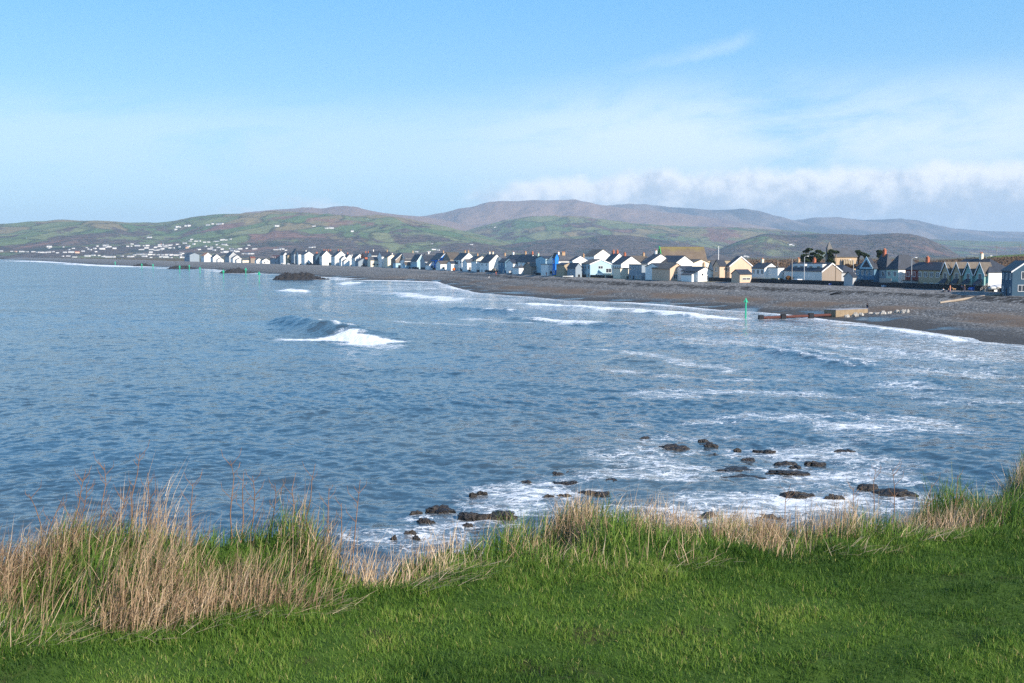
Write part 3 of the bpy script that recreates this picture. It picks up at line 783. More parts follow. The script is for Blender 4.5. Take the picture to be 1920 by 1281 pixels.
CHM = dict(b=M_brick, t=M_tanbrick, w=WALL['white'], c=WALL['cream'], m=WALL['mint'], g=WALL['stone'])
def house(l, r, off, ev, rg, L, style, wall, roof, label, cat='house', name='house', zb=4.0, side=None, front=(), ch=(), barge=False, doors=(), yaw=None, Y=None, bk=None, group='houses along the shingle bank'):
    """l, r: photo columns of the two front corners; off: metres behind the beach crest; ev, rg: photo rows of eaves and ridge"""
    th = ridge_yaw(l) if yaw is None else yaw
    Y0 = (crest_Y(l) if Y is None else Y) + off
    Ax = X_at(l, Y0, zb)
    ct, st = math.cos(th), math.sin(th)
    kx = (r - 960) / F
    w = (kx * depth(Y0, zb) - Ax) / (ct - kx * st * CP)
    if bk is not None:                          # photo column where the seaward side ends
        kb = (bk - 960) / F
        L = (Ax - kb * depth(Y0, zb)) / (st + kb * ct * CP)
    ze = Z_at(ev, Y0) - zb
    if style == 'gable': zr = Z_at(rg, Y0 + st * w / 2) - zb
    elif style == 'side': zr = Z_at(rg, Y0 + st * w / 2 + ct * L / 2) - zb
    elif style == 'flat': zr = ze
    else: zr = Z_at(rg, Y0 + st * w / 2 + ct * L / 2) - zb
    cx = Ax + ct * w / 2 - st * L / 2; cy = Y0 + st * w / 2 + ct * L / 2
    far = Y0 > 640
    root = empty(name, (cx, cy, zb), th, label, cat, group)
    wall_part(None, w, L, ze, zr, style, WALL[wall], root)
    rf = roof_part(w, L, ze, zr, style, ROOF[roof], root)
    if barge and style == 'gable':
        b = MB(); k = (zr - ze) / (w / 2); yf = -L / 2 - .28 * .7 - .05
        for s in (-1, 1):
            xe = s * (w / 2 + .3); zl = ze - k * .3
            b.prism([(0, yf, zr - .28), (xe, yf, zl - .28), (xe, yf, zl + .10), (0, yf, zr + .10)], (0, .045, 0))
        b.build('bargeboard', M_white, root)
    for (yf, m) in ch:
        if style in ('gable', 'hip'): chimney(root, 0, yf * L / 2, zr, CHM[m], roof=rf)
        else: chimney(root, yf * w / 2, 0, zr, CHM[m], roof=rf)
    if side:                                   # (storeys, windows per storey)
        ns, nw = side
        hs = ze / ns
        for i in range(ns):
            for j in range(nw):
                if i == 0 and j == nw // 2 and nw > 1:
                    door(root, 'S', w, L, -L / 2 + (j + .5) * L / nw, mat=M_dark); continue
                window(root, 'S', w, L, -L / 2 + (j + .5) * L / nw, hs * i + hs * .56, min(1.2, L / nw * .5), min(1.25, hs * .48), far)
    for (pos, zc, ww, hh) in front:            # fraction of half width, metres up, size
        window(root, 'F', w, L, pos * w / 2, zc, ww, hh, far)
    for (face, pos) in doors:
        door(root, face, w, L, pos * (w if face == 'F' else L) / 2)
    return root, w, L, ze, zr

H_ = house
# far end of the village (houses of a few pixels, seen gable on)
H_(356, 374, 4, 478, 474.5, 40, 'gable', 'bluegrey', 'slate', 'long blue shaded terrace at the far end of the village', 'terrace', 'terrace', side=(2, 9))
H_(383, 397.5, 0, 480, 474, 22, 'gable', 'white', 'orange', 'white gabled house with an orange roof strip, leftmost of the far village end', side=(2, 5))
H_(399.5, 414.5, 5, 483, 477, 16, 'gable', 'white', 'slate', 'plain white gable next to the orange roofed house', side=(2, 3))
H_(408, 419.5, -6, 487, 483.6, 8, 'gable', 'offwhite', 'grey', 'small off white annexe before the plain white gable')
H_(430, 446, 4, 481, 473, 26, 'gable', 'grey', 'slate', 'tall grey gabled house with a blue shaded side', side=(2, 5), barge=True)
H_(437, 453, -6, 484.5, 479, 12, 'gable', 'white', 'grey', 'white gable overlapping the tall grey house', side=(1, 2))
H_(443.5, 458, -14, 487.5, 483.5, 8, 'gable', 'offwhite', 'grey', 'low pale gable in front of the white one at the far end')
H_(455, 467, 0, 488, 486, 8, 'side', 'cream', 'grey', 'low cream bungalow with a shallow roof', 'bungalow', 'bungalow')
H_(481, 491, 0, 488, 484.5, 8, 'gable', 'white', 'slate', 'small white house with one window, left of the low white pair', front=((0, 2, 1.2, 1.4),))
H_(491.5, 506, 0, 489, 485, 9, 'gable', 'white', 'slate', 'broad low white house beside grey posts', front=((-.4, 2, 1.3, 1.4), (.5, 2.6, 1.3, 1.2)))
H_(470, 479, 30, 484, 481.5, 8, 'side', 'pebble', 'red', 'dull brick house with a reddish roof behind the low whites')
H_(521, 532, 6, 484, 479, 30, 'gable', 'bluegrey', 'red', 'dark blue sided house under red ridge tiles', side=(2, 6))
H_(532, 539.5, 16, 478, 473.5, 14, 'gable', 'white', 'slate', 'narrow white house wedged beside the tan hall')
H_(539.5, 551.5, -2, 478.5, 473.5, 8, 'hip', 'tan', 'slate', 'tan rendered hall with tall windows', 'hall', 'hall', front=((-.3, 3.5, 1.0, 3), (.25, 3.5, 1.0, 3)))
H_(551.5, 564, 6, 476.5, 466.5, 12, 'hip', 'bluegrey', 'slate', 'tall house with a steep dark pyramid roof', side=(3, 2), front=((0, 4, 1.4, 1.6),))
H_(560, 575, 14, 477, 471, 12, 'side', 'white', 'slate', 'white banded house beside the pyramid roof')
H_(571.5, 588, -2, 477.5, 472, 16, 'gable', 'white', 'slate', 'large white gabled house right of the pyramid roof', side=(2, 3), front=((-.3, 2.4, 1.2, 1.3), (.35, 2.4, 1.2, 1.3)), ch=((.6, 'w'),))
H_(592, 604, 6, 481, 475.5, 12, 'gable', 'navy', 'slate', 'dark boarded house with one brick stack', ch=((0, 'b'), (.7, 'b')))
H_(604, 622, 12, 480, 470.5, 16, 'gable', 'white', 'slate', 'white gable half hidden by blue slate roofs', side=(2, 3), ch=((.4, 'b'),))
H_(612, 626, 26, 478, 471, 12, 'side', 'offwhite', 'slate', 'house with a row of orange pots on its ridge', ch=((-.6, 'b'), (0, 'b'), (.6, 'b')))
H_(628, 652, -2, 481, 471, 14, 'gable', 'white', 'slate', 'broad white gable with a tan chimney on its peak', side=(2, 3), ch=((-.85, 't'), (.5, 'b')), front=((.35, 3.2, 1.6, 1.6),))
H_(640, 652, -10, 486, 480, 8, 'gable', 'white', 'grey', 'small white extension below the broad white gable', front=((0, 2.5, 1.2, 1.2),))
H_(650, 662, 10, 484, 477, 12, 'gable', 'white', 'slate', 'white gable right of the tan chimney', ch=((.2, 'b'),))
H_(645, 656, -16, 490, 486.5, 7, 'gable', 'white', 'grey', 'white hut on the bank below the broad white gable', 'hut', 'hut')
H_(666, 684, 2, 484, 476.5, 12, 'gable', 'white', 'slate', 'white gable with a dark blue roof in mid village', side=(2, 3))
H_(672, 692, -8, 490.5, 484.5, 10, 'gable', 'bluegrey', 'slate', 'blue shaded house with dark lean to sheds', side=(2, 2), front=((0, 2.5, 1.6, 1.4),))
H_(684, 700, 20, 482, 474.5, 12, 'side', 'brick', 'slate', 'house with a stout red brick stack', ch=((-.3, 'b'), (.3, 'b')))
H_(697, 716, 24, 479, 471.5, 12, 'side', 'offwhite', 'slate', 'house carrying a tall white turret chimney', ch=((-.25, 'w'),))
H_(716, 735, 24, 481, 472.5, 12, 'side', 'white', 'slate', 'white fronted house with a small orange stack', ch=((.5, 't'),))
H_(695, 741, 0, 488, 481.5, 9, 'side', 'cream', 'grey', 'long low cream house with a blue door and grey roof', front=((-.75, 2.6, 2.0, 1.2), (-.45, 2.6, 1.6, 1.0), (-.1, 2.6, .9, 1.0), (.62, 2.6, 1.4, 1.4)), doors=(('F', .3),))
H_(727, 744, 26, 482.5, 477, 10, 'gable', 'cream', 'slate', 'cream gable behind the long low house')
H_(742, 769, 4, 487, 474.5, 12, 'gable', 'pebble', 'slate', 'brown pebble dashed gable with white bargeboards', side=(2, 2), barge=True, front=((.1, 6.0, 1.0, 1.2),))
H_(742, 757, -8, 493.5, 489, 7, 'flat', 'paleblue', 'grey', 'pale blue flat roofed extension below the brown gable', front=((0, 2.2, 2.2, 1.4),))
H_(759, 783, 0, 489.5, 486, 10, 'side', 'white', 'brown', 'white bungalow with a low brown roof beside the brown gable', 'bungalow', 'bungalow', front=((-.5, 2.4, 1.4, 1.1), (.4, 2.4, 1.4, 1.1)))
H_(760, 782, 26, 484.5, 474.5, 14, 'side', 'offwhite', 'grey', 'pale house with a grey slate roof behind the brown gable', ch=((.8, 'g'),))
H_(782, 798, 6, 489.5, 477.5, 14, 'gable', 'paleblue', 'slate', 'light blue gable with white bargeboards', side=(2, 3), barge=True, front=((0, 6, 1.3, 1.5),))
H_(797, 818, 2, 490, 479, 10, 'side', 'grey', 'slate', 'house with a dark slate roof right of the light blue gable', front=((-.4, 2.4, 1.6, 1.4),))
H_(760, 786, -10, 497, 491.5, 6, 'side', 'paleblue', 'brown', 'pale blue beach bungalow under a brown roof', 'bungalow', 'bungalow', front=((0, 1.7, 2, 1.1),))
H_(805, 820, -6, 496.5, 489.5, 8, 'gable', 'white', 'brown', 'small white cottage with twin windows on the bank', 'cottage', 'cottage', front=((-.35, 2.6, 1.1, 1.2), (.3, 2.6, 1.1, 1.2)))
H_(823, 847, 8, 486.5, 475, 16, 'gable', 'brightblue', 'slate', 'bright blue gable with white bargeboards and an orange stack', side=(2, 3), barge=True, ch=((-.55, 't'),))
H_(844, 866, 20, 486, 473.5, 14, 'side', 'pebble', 'brown', 'house with a broad brown roof right of the bright blue gable')
H_(826, 846, -6, 495, 489.5, 9, 'side', 'white', 'brown', 'white cottage below the bright blue gable', 'cottage', 'cottage', front=((-.4, 2.2, 1.3, 1.1), (.4, 2.2, 1.3, 1.1)))
H_(846, 872, -6, 494.5, 490, 8, 'side', 'white', 'slate', 'low white cottage with dark roof left of the paired orange stacks', 'cottage', 'cottage', front=((-.5, 2.0, 1.4, 1.1), (.3, 2.0, 1.4, 1.1)))
H_(866, 892, 10, 487, 474.5, 14, 'gable', 'white', 'slate', 'white gable with two orange chimneys', side=(2, 3), ch=((-.9, 't'), (-.1, 't')), barge=True)
H_(876, 893, -2, 492.5, 486.5, 8, 'side', 'white', 'grey', 'white house with a grey roof under the orange chimneys', front=((-.4, 2.6, 1.2, 1.1),))
H_(893, 915, 14, 487, 480.5, 12, 'gable', 'cream', 'slate', 'cream gable with a blue slate roof', ch=((.2, 't'),))
H_(893, 920, -2, 490.5, 490, 8, 'flat', 'white', 'slate', 'plain white flat topped house', front=((.5, 3.2, 1.6, 1.6),))
H_(917, 946, 4, 492, 477, 14, 'gable', 'white', 'slate', 'tall white house with a steep left slope and cream stack', ch=((-.2, 'c'), (.5, 'c')), side=(2, 2))
H_(947, 962, -2, 491, 485, 9, 'gable', 'blue', 'slate', 'small blue house between the white ones', front=((0, 3.4, 1.3, 1.4),), side=(2, 2))
H_(945, 960, 26, 489, 480, 12, 'side', 'offwhite', 'grey', 'house behind with a square tan chimney', ch=((.3, 't'),))
H_(962, 985, -4, 494, 487.5, 9, 'side', 'white', 'slate', 'white cottage with two upright dark windows', 'cottage', 'cottage', front=((-.75, 2.8, .8, 1.6), (-.45, 2.8, .8, 1.6)))
H_(958, 966, 18, 482, 479.5, 6, 'side', 'white', 'slate', 'slim white tower house with a flat top', 'house')
H_(966, 996, 10, 490, 478, 16, 'gable', 'white', 'slate', 'white gable with a tall blue window', front=((-.05, 6.6, 1.4, 2.6),), ch=((.6, 'w'),))
H_(973, 994, -12, 502, 498, 8, 'hip', 'white', 'grey', 'low white bungalow with a hipped grey roof', 'bungalow', 'bungalow')
H_(988, 1011, 8, 491, 477.5, 14, 'gable', 'white', 'slate', 'white gable with a red brick stack on its peak', ch=((-.9, 'b'), (.3, 't')), front=((-.25, 5.6, 1.2, 1.2),), side=(2, 3))
H_(996, 1020, -8, 500, 492.5, 9, 'side', 'pebble', 'brown', 'bungalow under a dark brown roof on the bank', 'bungalow', 'bungalow', front=((.3, 2, 2.2, 1.3), (-.4, 2, 1.6, 1.3)))
H_(1008, 1024, 8, 492, 480.5, 14, 'gable', 'mint', 'slate', 'mint green gable with a mint chimney', ch=((-.4, 'm'),), side=(2, 2))
H_(1023, 1040, 4, 485, 480.5, 11, 'side', 'paleblue', 'slate', 'pale blue box of a house with one wide dark window', front=((-.1, 6.6, 3.0, 2.2), (.3, 3.0, 2.0, 1.5)))
H_(1028, 1042, -6, 496, 494.5, 8, 'flat', 'white', 'grey', 'white flat roofed annexe below the pale blue box', front=((.1, 2.4, 2.4, 1.1),))
H_(1041, 1047.5, -2, 482, 475.5, 9, 'gable', 'brightblue', 'slate', 'tall narrow bright blue house front', side=(2, 1), bk=1036)
H_(1046, 1069, 2, 489.5, 479, 12, 'side', 'white', 'grey', 'white house with a grey roof and a skylight', front=((-.3, 3, 1.4, 1.4),), ch=((.7, 't'), (.95, 't')))
H_(1058, 1078, -6, 497, 493, 8, 'gable', 'tan', 'slate', 'tan lean to with a slate roof below the skylight house', front=((.3, 2.0, 1.6, 1.4),))
H_(1074, 1101, 6, 489, 481, 14, 'gable', 'white', 'slate', 'white gable left of the light blue boathouse', side=(2, 2), bk=1067, barge=True)
H_(1079, 1091, -8, 502, 493.5, 8, 'gable', 'bluegrey', 'slate', 'little blue grey gabled shed with a dark doorway', 'shed', 'shed', doors=(('F', .1),), side=(1, 1))
H_(1114, 1147, 26, 480, 468, 22, 'gable', 'white', 'brown', 'tallest white gable with a long brown roof', side=(2, 3), front=((.45, 4.2, 1.0, 1.3),), bk=1096)
H_(1106.5, 1146, 0, 495, 486.5, 17, 'gable', 'paleblue', 'brown', 'light blue gabled house with a brown roof', side=(2, 3), bk=1090, barge=True, front=((-.02, 4.9, 2.0, 1.0), (.75, 3.6, 2.4, 1.6)))
H_(1148, 1173, 22, 489, 476, 17, 'gable', 'white', 'slate', 'white gable with a pair of brick chimneys', side=(2, 2), bk=1135, ch=((-.5, 'b'), (.6, 'b')), barge=True)
H_(1164.5, 1203, 4, 495, 480.8, 17, 'gable', 'white', 'slate', 'big white gable with a dark glazed sea front', side=(2, 4), front=((.45, 2.0, 1.4, 1.2),), bk=1148, ch=((.5, 'b'),))
H_(1163, 1180, -4, 503.5, 503, 6, 'flat', 'cream', 'grey', 'cream flat roofed porch below the dark glazed sea front', 'annexe', 'annexe')
H_(1214.5, 1263, 6, 493.5, 476.7, 16, 'gable', 'white', 'slate', 'largest white gable beside the hall roof', side=(2, 3), front=((-.5, 2.2, 1.1, 1.2), (.5, 4.8, .9, 1.1)), bk=1202, ch=((.5, 'w'),))
H_(1203, 1212, -2, 497, 496, 14, 'flat', 'bluegrey', 'grey', 'blue grey flat roofed extension with tall panes', 'annexe', 'annexe', side=(2, 4), bk=1179)
H_(1235, 1260, -6, 501, 494, 10, 'side', 'white', 'slate', 'white bungalow roof tucked before the largest gable', 'bungalow', 'bungalow')
H_(1256, 1283, -8, 504, 494.5, 13, 'gable', 'peach', 'brown', 'low peach bungalow with an open dark porch', 'bungalow', 'bungalow', front=((-.2, 2.2, 1.8, 1.6), (.45, 2.2, 2.2, 1.8)))
H_(1268, 1299, 14, 492, 480, 14, 'gable', 'white', 'slate', 'white gable in front of the hall roof', side=(2, 3))
H_(1285, 1308, -4, 508, 499.5, 9, 'side', 'white', 'slate', 'white cottage with a long slate roof behind the wall', 'cottage', 'cottage')
H_(1308.5, 1336.5, -6, 509, 501, 11, 'gable', 'white', 'slate', 'small white cottage gable above the sea wall', 'cottage', 'cottage', ch=((-.8, 'g'),), front=((-.4, 3.2, .7, .7), (.3, 2.0, .5, 1.5)))
H_(1297, 1309, -8, 515, 511, 7, 'gable', 'white', 'grey', 'white lean to against the small cottage gable', 'lean to', 'lean_to')
# the second row, half hidden
rr = random.Random(12)
px = 566.0
while px < 1345:
    w_px = rr.uniform(.020, .030) * F * 380 / crest_Y(px) * 1.0 + 5
    Yb = crest_Y(px) + 40
    base = 640.5 - F * ((5.2 - CZ) * CP + Yb * SP) / (Yb * CP - (5.2 - CZ) * SP)
    k = F / Yb
    ev = base - k * rr.uniform(4.4, 6.2); rg = ev - k * rr.uniform(2.4, 3.4)
    style = rr.choice(('side', 'side', 'gable', 'side'))
    house(px, px + w_px, rr.uniform(26, 58), ev, rg, rr.uniform(9, 14), style, rr.choice(('white', 'offwhite', 'cream', 'pebble', 'white', 'grey')), rr.choice(('slate', 'slate', 'grey', 'brown')),
          'slate roofed house half hidden behind the front row of the village' if True else '', side=(2, 2), front=((-.4, 3.4, 1.2, 1.3), (.4, 3.4, 1.2, 1.3)) if style == 'side' else ((0, 3.6, 1.2, 1.3),),
          ch=((rr.choice((-.6, .5, .8)), rr.choice('bttcw')),) if rr.random() < .75 else (), group='half hidden houses of the second row')
    px += w_px * rr.uniform(.75, 1.4)
# hall, and the flat ridge behind it
b_, w_, L_, ze_, zr_ = H_(1246, 1328, 34, 500, 463.7, 15, 'side', 'grey', 'moss', 'huge brown slate hall roof with moss along its ridge', 'hall', 'hall', yaw=math.radians(6), group='public buildings')
g = MB(); k_ = (zr_ - ze_) / (L_ / 2)
for s_ in (-1, 1):
    g.prism([(-w_ / 2 - .5, 0, zr_ - .2), (-w_ / 2 - .5, s_ * (L_ / 2 + .3), ze_ - .4), (-w_ / 2 - .5, s_ * (L_ / 2 + .3), ze_ + .3), (-w_ / 2 - .5, 0, zr_ + .45)], (.22, 0, 0))
g.build('bargeboard', plain('bright_green_paint', (.05, .42, .08), .5), b_, )
sk = MB(); yy_ = -L_ / 4 * 1.05; zz_ = ze_ + (L_ / 2 + yy_) * k_ + .2
sk.prism([(-w_ / 2 + 1.8, yy_ - .45, zz_ - .45 * k_), (-w_ / 2 + 2.9, yy_ - .45, zz_ - .45 * k_), (-w_ / 2 + 2.9, yy_ + .45, zz_ + .45 * k_), (-w_ / 2 + 1.8, yy_ + .45, zz_ + .45 * k_)], (0, -.08, .1))
sk.build('skylight', M_glass, b_)
H_(1324, 1382, 95, 488, 476.6, 13, 'hipside', 'tan', 'grey', 'grey hipped school roof behind the hall', 'school', 'school', yaw=math.radians(8), group='public buildings')
# peach house
b_, w_, L_, ze_, zr_ = H_(1368, 1409, 6, 498, 481, 12, 'gable', 'peach', 'slate', 'large peach gabled house with white bargeboards', side=(2, 2), bk=1361, barge=True)
H_(1349, 1362, 2, 498.5, 488, 9, 'side', 'peach', 'slate', 'peach wing with a slate roof joining the large peach house', side=(2, 1), bk=1337)
H_(1387, 1409, -6, 514, 506, 5, 'side', 'peach', 'slate', 'peach lean to with a slate roof on the front of the large gable', 'lean to', 'lean_to', front=((.1, 2.1, 3.0, .5),))
H_(1337, 1346, 16, 503, 490, 12, 'side', 'grey', 'slate', 'grey gabled house left of the peach wing', side=(2, 1), bk=1328, barge=True)
H_(1433, 1458.5, 8, 503, 493.5, 15, 'gable', 'white', 'slate', 'white house with two sea windows and a cream chimney', side=(2, 3), bk=1409, ch=((.4, 'c'),))
H_(1458, 1470, 9, 502.5, 502, 12, 'flat', 'white', 'grey', 'plain white flat roofed block joined to the two window house', 'annexe', 'annexe')
# white terrace with dormers
b_, w_, L_, ze_, zr_ = H_(1541, 1577.5, 8, 508.5, 493.5, 36, 'gable', 'pebble', 'slate', 'long white terrace with a pebble dashed gable end and roof dormers', 'terrace', 'terrace', barge=True, bk=1470, side=(2, 8), ch=((-.1, 'b'), (.75, 't')))
fc = MB(); fc.box(-w_ / 2 - .05, -w_ / 2 - .003, -L_ / 2 + .05, L_ / 2, -1, ze_ - .15); fc.build('sea_front', WALL['offwhite'], b_)
for i_, (y0_, y1_) in enumerate(((-L_ * .42, -L_ * .02), (L_ * .04, L_ * .36))):
    dm = MB(); zd_ = ze_ + .9; xf_ = -w_ / 2 + 1.3
    dm.box(xf_, -.4, y0_, y1_, zd_ - .6, zr_ - .35); d_ = dm.build('dormer', WALL['offwhite'], b_)
    for j_ in range(2):
        wn = MB(); c_ = y0_ + (j_ + .5) * (y1_ - y0_) / 2; wn.box(xf_ - .05, xf_ + .05, c_ - .8, c_ + .8, zd_ + .1, zr_ - 1.0); wn.build('window', M_glass, d_)
H_(1598.5, 1606, 0, 519, 510, 9, 'side', 'grey', 'slate', 'grey rendered shed with a plain gable', 'shed', 'shed', bk=1582)
H_(1577, 1610, 26, 511, 497, 12, 'hip', 'grey', 'slate', 'house with a grey hipped roof between terrace and blue house')
# blue house with the A shaped dormer
b_, w_, L_, ze_, zr_ = H_(1638, 1652, 8, 503.5, 492, 20, 'hip', 'blue', 'slate', 'blue house with a triangular white framed dormer and balcony', side=(2, 4), bk=1604)
dg = MB(); dg.prism([(-w_ / 2 - .6, -4.2, ze_ + .1), (-w_ / 2 - .6, 1.4, ze_ + .1), (-w_ / 2 - .6, -1.4, ze_ + 3.2)], (w_ * .6, 0, 0)); d_ = dg.build('dormer', ROOF['slate'], b_)
fr = MB()
for (ya, yb) in ((-4.3, -1.4), (1.5, -1.4)):
    fr.prism([(-w_ / 2 - .75, ya, ze_ + .1), (-w_ / 2 - .75, yb, ze_ + 3.5), (-w_ / 2 - .75, yb, ze_ + 2.6), (-w_ / 2 - .75, ya + (.75 if ya < -2 else -.75), ze_ + .1)], (.12, 0, 0))
fr.box(-w_ / 2 - .75, -w_ / 2 - .63, -4.3, 1.5, ze_ - .15, ze_ + .3)
fr.build('bargeboard', WALL['paleblue'], d_)
bl = MB(); bl.box(-w_ / 2 - 2.2, -w_ / 2 - .07, -L_ / 2, L_ / 2, ze_ * .44, ze_ * .44 + .18)
for i_ in range(7): bl.box(-w_ / 2 - 2.2, -w_ / 2 - 2.12, -L_ / 2 + .05 + i_ * (L_ - .1) / 6 - .04, -L_ / 2 + .05 + i_ * (L_ - .1) / 6 + .04, ze_ * .44 + .182, ze_ * .44 + 1.0)
bl.box(-w_ / 2 - 2.22, -w_ / 2 - 2.1, -L_ / 2, L_ / 2, ze_ * .44 + 1.0, ze_ * .44 + 1.08)
bl.build('balcony', WALL['blue'], b_)
H_(1661, 1676, 10, 505, 476.5, 11, 'hip', 'bluegrey', 'slate', 'house with a tall pointed slate roof behind the balcony', ch=((.0, 'b'),), side=(2, 2), bk=1638)
b_, w_, L_, ze_, zr_ = H_(1683, 1724, 4, 505, 477.5, 19, 'hipside', 'mint', 'slate', 'big hipped slate roof over a pale house with a white lit side', side=(2, 2), bk=1661)
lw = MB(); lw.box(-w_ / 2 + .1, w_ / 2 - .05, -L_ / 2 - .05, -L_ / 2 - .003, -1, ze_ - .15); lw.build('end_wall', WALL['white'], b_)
bl = MB(); bl.box(-w_ / 2 - 2.4, -w_ / 2 - .07, -L_ / 2, L_ / 2, ze_ * .36, ze_ * .36 + .3); bl.box(-w_ / 2 - 2.4, -w_ / 2 - 2.3, -L_ / 2, L_ / 2, ze_ * .36 + .303, ze_ * .36 + 1.2); bl.build('balcony', M_greywood, b_)
# red and tan pair
b_, w_, L_, ze_, zr_ = H_(1763, 1790, 4, 506.5, 491.5, 31, 'hip', 'tan', 'slate', 'pair of houses, one red brick and one tan, under one slate roof', ch=((.15, 'b'),), side=(2, 6), bk=1697)
rb = MB(); rb.box(-w_ / 2 - .05, -w_ / 2 - .003, L_ * .12, L_ / 2, ze_ * .5, ze_ - .15); rb.build('brick_front', WALL['red'], b_)
rb = MB(); rb.box(-w_ / 2 - 1.1, -w_ / 2 - .07, L_ * .13, L_ * .48, -1, ze_ * .46); bay = rb.build('bay', WALL['grey'], b_)
rb = MB(); rb.box(-w_ / 2 - 1.3, -w_ / 2 - .06, L_ * .12, L_ * .5, ze_ * .46 + .003, ze_ * .46 + .2); rb.build('bay_roof', ROOF['slate'], bay)
for j_ in range(4):
    wn = MB(); c_ = L_ * .17 + j_ * L_ * .085; wn.box(-w_ / 2 - 1.14, -w_ / 2 - 1.05, c_ - L_ * .03, c_ + L_ * .03, .8, ze_ * .40); wn.build('window', M_glass, bay)
# terrace of four gablets
b_, w_, L_, ze_, zr_ = H_(1852, 1900, 2, 510.5, 485, 40, 'hip', 'turq', 'slate', 'terrace of four white edged gablets ending in a pale lit wall', 'terrace', 'terrace', ch=((-.15, 'c'),), side=None, bk=1765)
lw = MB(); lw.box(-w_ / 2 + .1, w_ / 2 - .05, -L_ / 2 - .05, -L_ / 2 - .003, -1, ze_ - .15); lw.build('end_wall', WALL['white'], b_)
gw_ = L_ / 4.2
for j_ in range(4):
    c_ = -L_ / 2 + (j_ + .5) * L_ / 4
    wm = WALL['turq'] if j_ < 2 else WALL['tan']
    gb = MB(); gb.prism([(-w_ / 2 - .7, c_ - gw_ * .36, -1), (-w_ / 2 - .7, c_ + gw_ * .36, -1), (-w_ / 2 - .7, c_ + gw_ * .36, ze_ - .6), (-w_ / 2 - .7, c_, ze_ + 2.3), (-w_ / 2 - .7, c_ - gw_ * .36, ze_ - .6)], (.69, 0, 0))
    bay = gb.build('bay', wm, b_)
    gr_ = MB()
    for s_ in (-1, 1):
        gr_.prism([(-w_ / 2 - 1.0, c_, ze_ + 2.35), (-w_ / 2 - 1.0, c_ + s_ * gw_ * .47, ze_ - 1.0), (-w_ / 2 - 1.0, c_ + s_ * gw_ * .47, ze_ - .82), (-w_ / 2 - 1.0, c_, ze_ + 2.55)], (w_ * .42, 0, 0))
    gr_.build('bay_roof', ROOF['brown'], bay)
    bb = MB()
    for s_ in (-1, 1):
        bb.prism([(-w_ / 2 - 1.06, c_, ze_ + 2.2), (-w_ / 2 - 1.06, c_ + s_ * gw_ * .48, ze_ - 1.15), (-w_ / 2 - 1.06, c_ + s_ * gw_ * .48, ze_ - .8), (-w_ / 2 - 1.06, c_, ze_ + 2.6)], (.055, 0, 0))
    bb.build('bargeboard', M_white, bay)
    pr = MB(); pr.prism([(-w_ / 2 - 2.0, c_ - gw_ * .34, 2.45), (-w_ / 2 - 2.0, c_ + gw_ * .34, 2.45), (-w_ / 2 - .71, c_ + gw_ * .2, 3.7), (-w_ / 2 - .71, c_ - gw_ * .2, 3.7)], (0, 0, .12)); pr.build('porch_roof', ROOF['slate'], bay)
    for (z0_, z1_, o_, hw_) in ((.6, 2.2, -gw_ * .2, gw_ * .11), (.3, 2.2, gw_ * .2, gw_ * .11), (ze_ * .62, ze_ * .92, 0, gw_ * .13)):
        fm = MB(); fm.box(-w_ / 2 - .76, -w_ / 2 - .69, c_ + o_ - hw_ - .1, c_ + o_ + hw_ + .1, z0_ - .1, z1_ + .1); f_ = fm.build('window', M_white, bay)
        pn = MB(); pn.box(-w_ / 2 - .79, -w_ / 2 - .762, c_ + o_ - hw_, c_ + o_ + hw_, z0_, z1_); pn.build('pane', M_glass, f_)
H_(1897, 1950, -14, 508, 490, 12, 'gable', 'navy', 'slate', 'dark blue gabled house cut by the right edge', side=(2, 3), barge=True, yaw=math.radians(-12), front=((-.15, 5.2, 1.2, 1.6), (-.3, 2.2, 1.6, 1.4)))

# ------------------------------------------------------------ church
Yc = crest_Y(1580) + 90
root = empty('church', (X_at(1583, Yc, 4), Yc + 6, 6.0), math.radians(4), 'stone church with a slate roof and a small pointed bell turret', 'church')
s_ = depth(Yc, 10) / F
zR, zE = Z_at(466, Yc + 6) - 6, Z_at(481, Yc) - 6
x0_, x1_, x2_ = -20 * s_, 13 * s_, 24 * s_
b = MB(); b.prism([(x0_, -5.5, -3), (x0_, 5.5, -3), (x0_, 5.5, zE), (x0_, 0, zR - .15), (x0_, -5.5, zE)], (x1_ - x0_, 0, 0)); b.build('nave', WALL['stone'], root)
b = MB(); b.prism([(x1_ + .003, -4.6, -3), (x1_ + .003, 4.6, -3), (x1_ + .003, 4.6, zE), (x1_ + .003, 0, zR - .8), (x1_ + .003, -4.6, zE)], (x2_ - x1_, 0, 0)); ch_ = b.build('chancel', WALL['stone'], root)
b = MB()
for sg in (-1, 1): b.prism([(x0_ - .3, 0, zR), (x0_ - .3, sg * 5.9, zE - .25), (x0_ - .3, sg * 5.9, zE), (x0_ - .3, 0, zR + .25)], (x1_ - x0_ + .5, 0, 0))
b.build('nave_roof', ROOF['grey'], root)
b = MB()
for sg in (-1, 1): b.prism([(x1_ + .25, 0, zR - .65), (x1_ + .25, sg * 5.0, zE - .25), (x1_ + .25, sg * 5.0, zE), (x1_ + .25, 0, zR - .4)], (x2_ - x1_, 0, 0))
b.build('chancel_roof', ROOF['grey'], ch_)
for i in range(6):
    xx = x0_ + 2.2 + i * (x1_ - x0_ - 3) / 5.4
    b = MB(); b.prism([(xx - .38, -5.56, zE * .22), (xx + .38, -5.56, zE * .22), (xx + .38, -5.56, zE * .72), (xx, -5.56, zE * .88), (xx - .38, -5.56, zE * .72)], (0, .12, 0)); b.build('window', M_glass, root)
    b = MB(); b.box(xx + 1.0, xx + 1.45, -6.2, -5.503, -3, zE * .8); b.build('buttress', WALL['tan'], root)
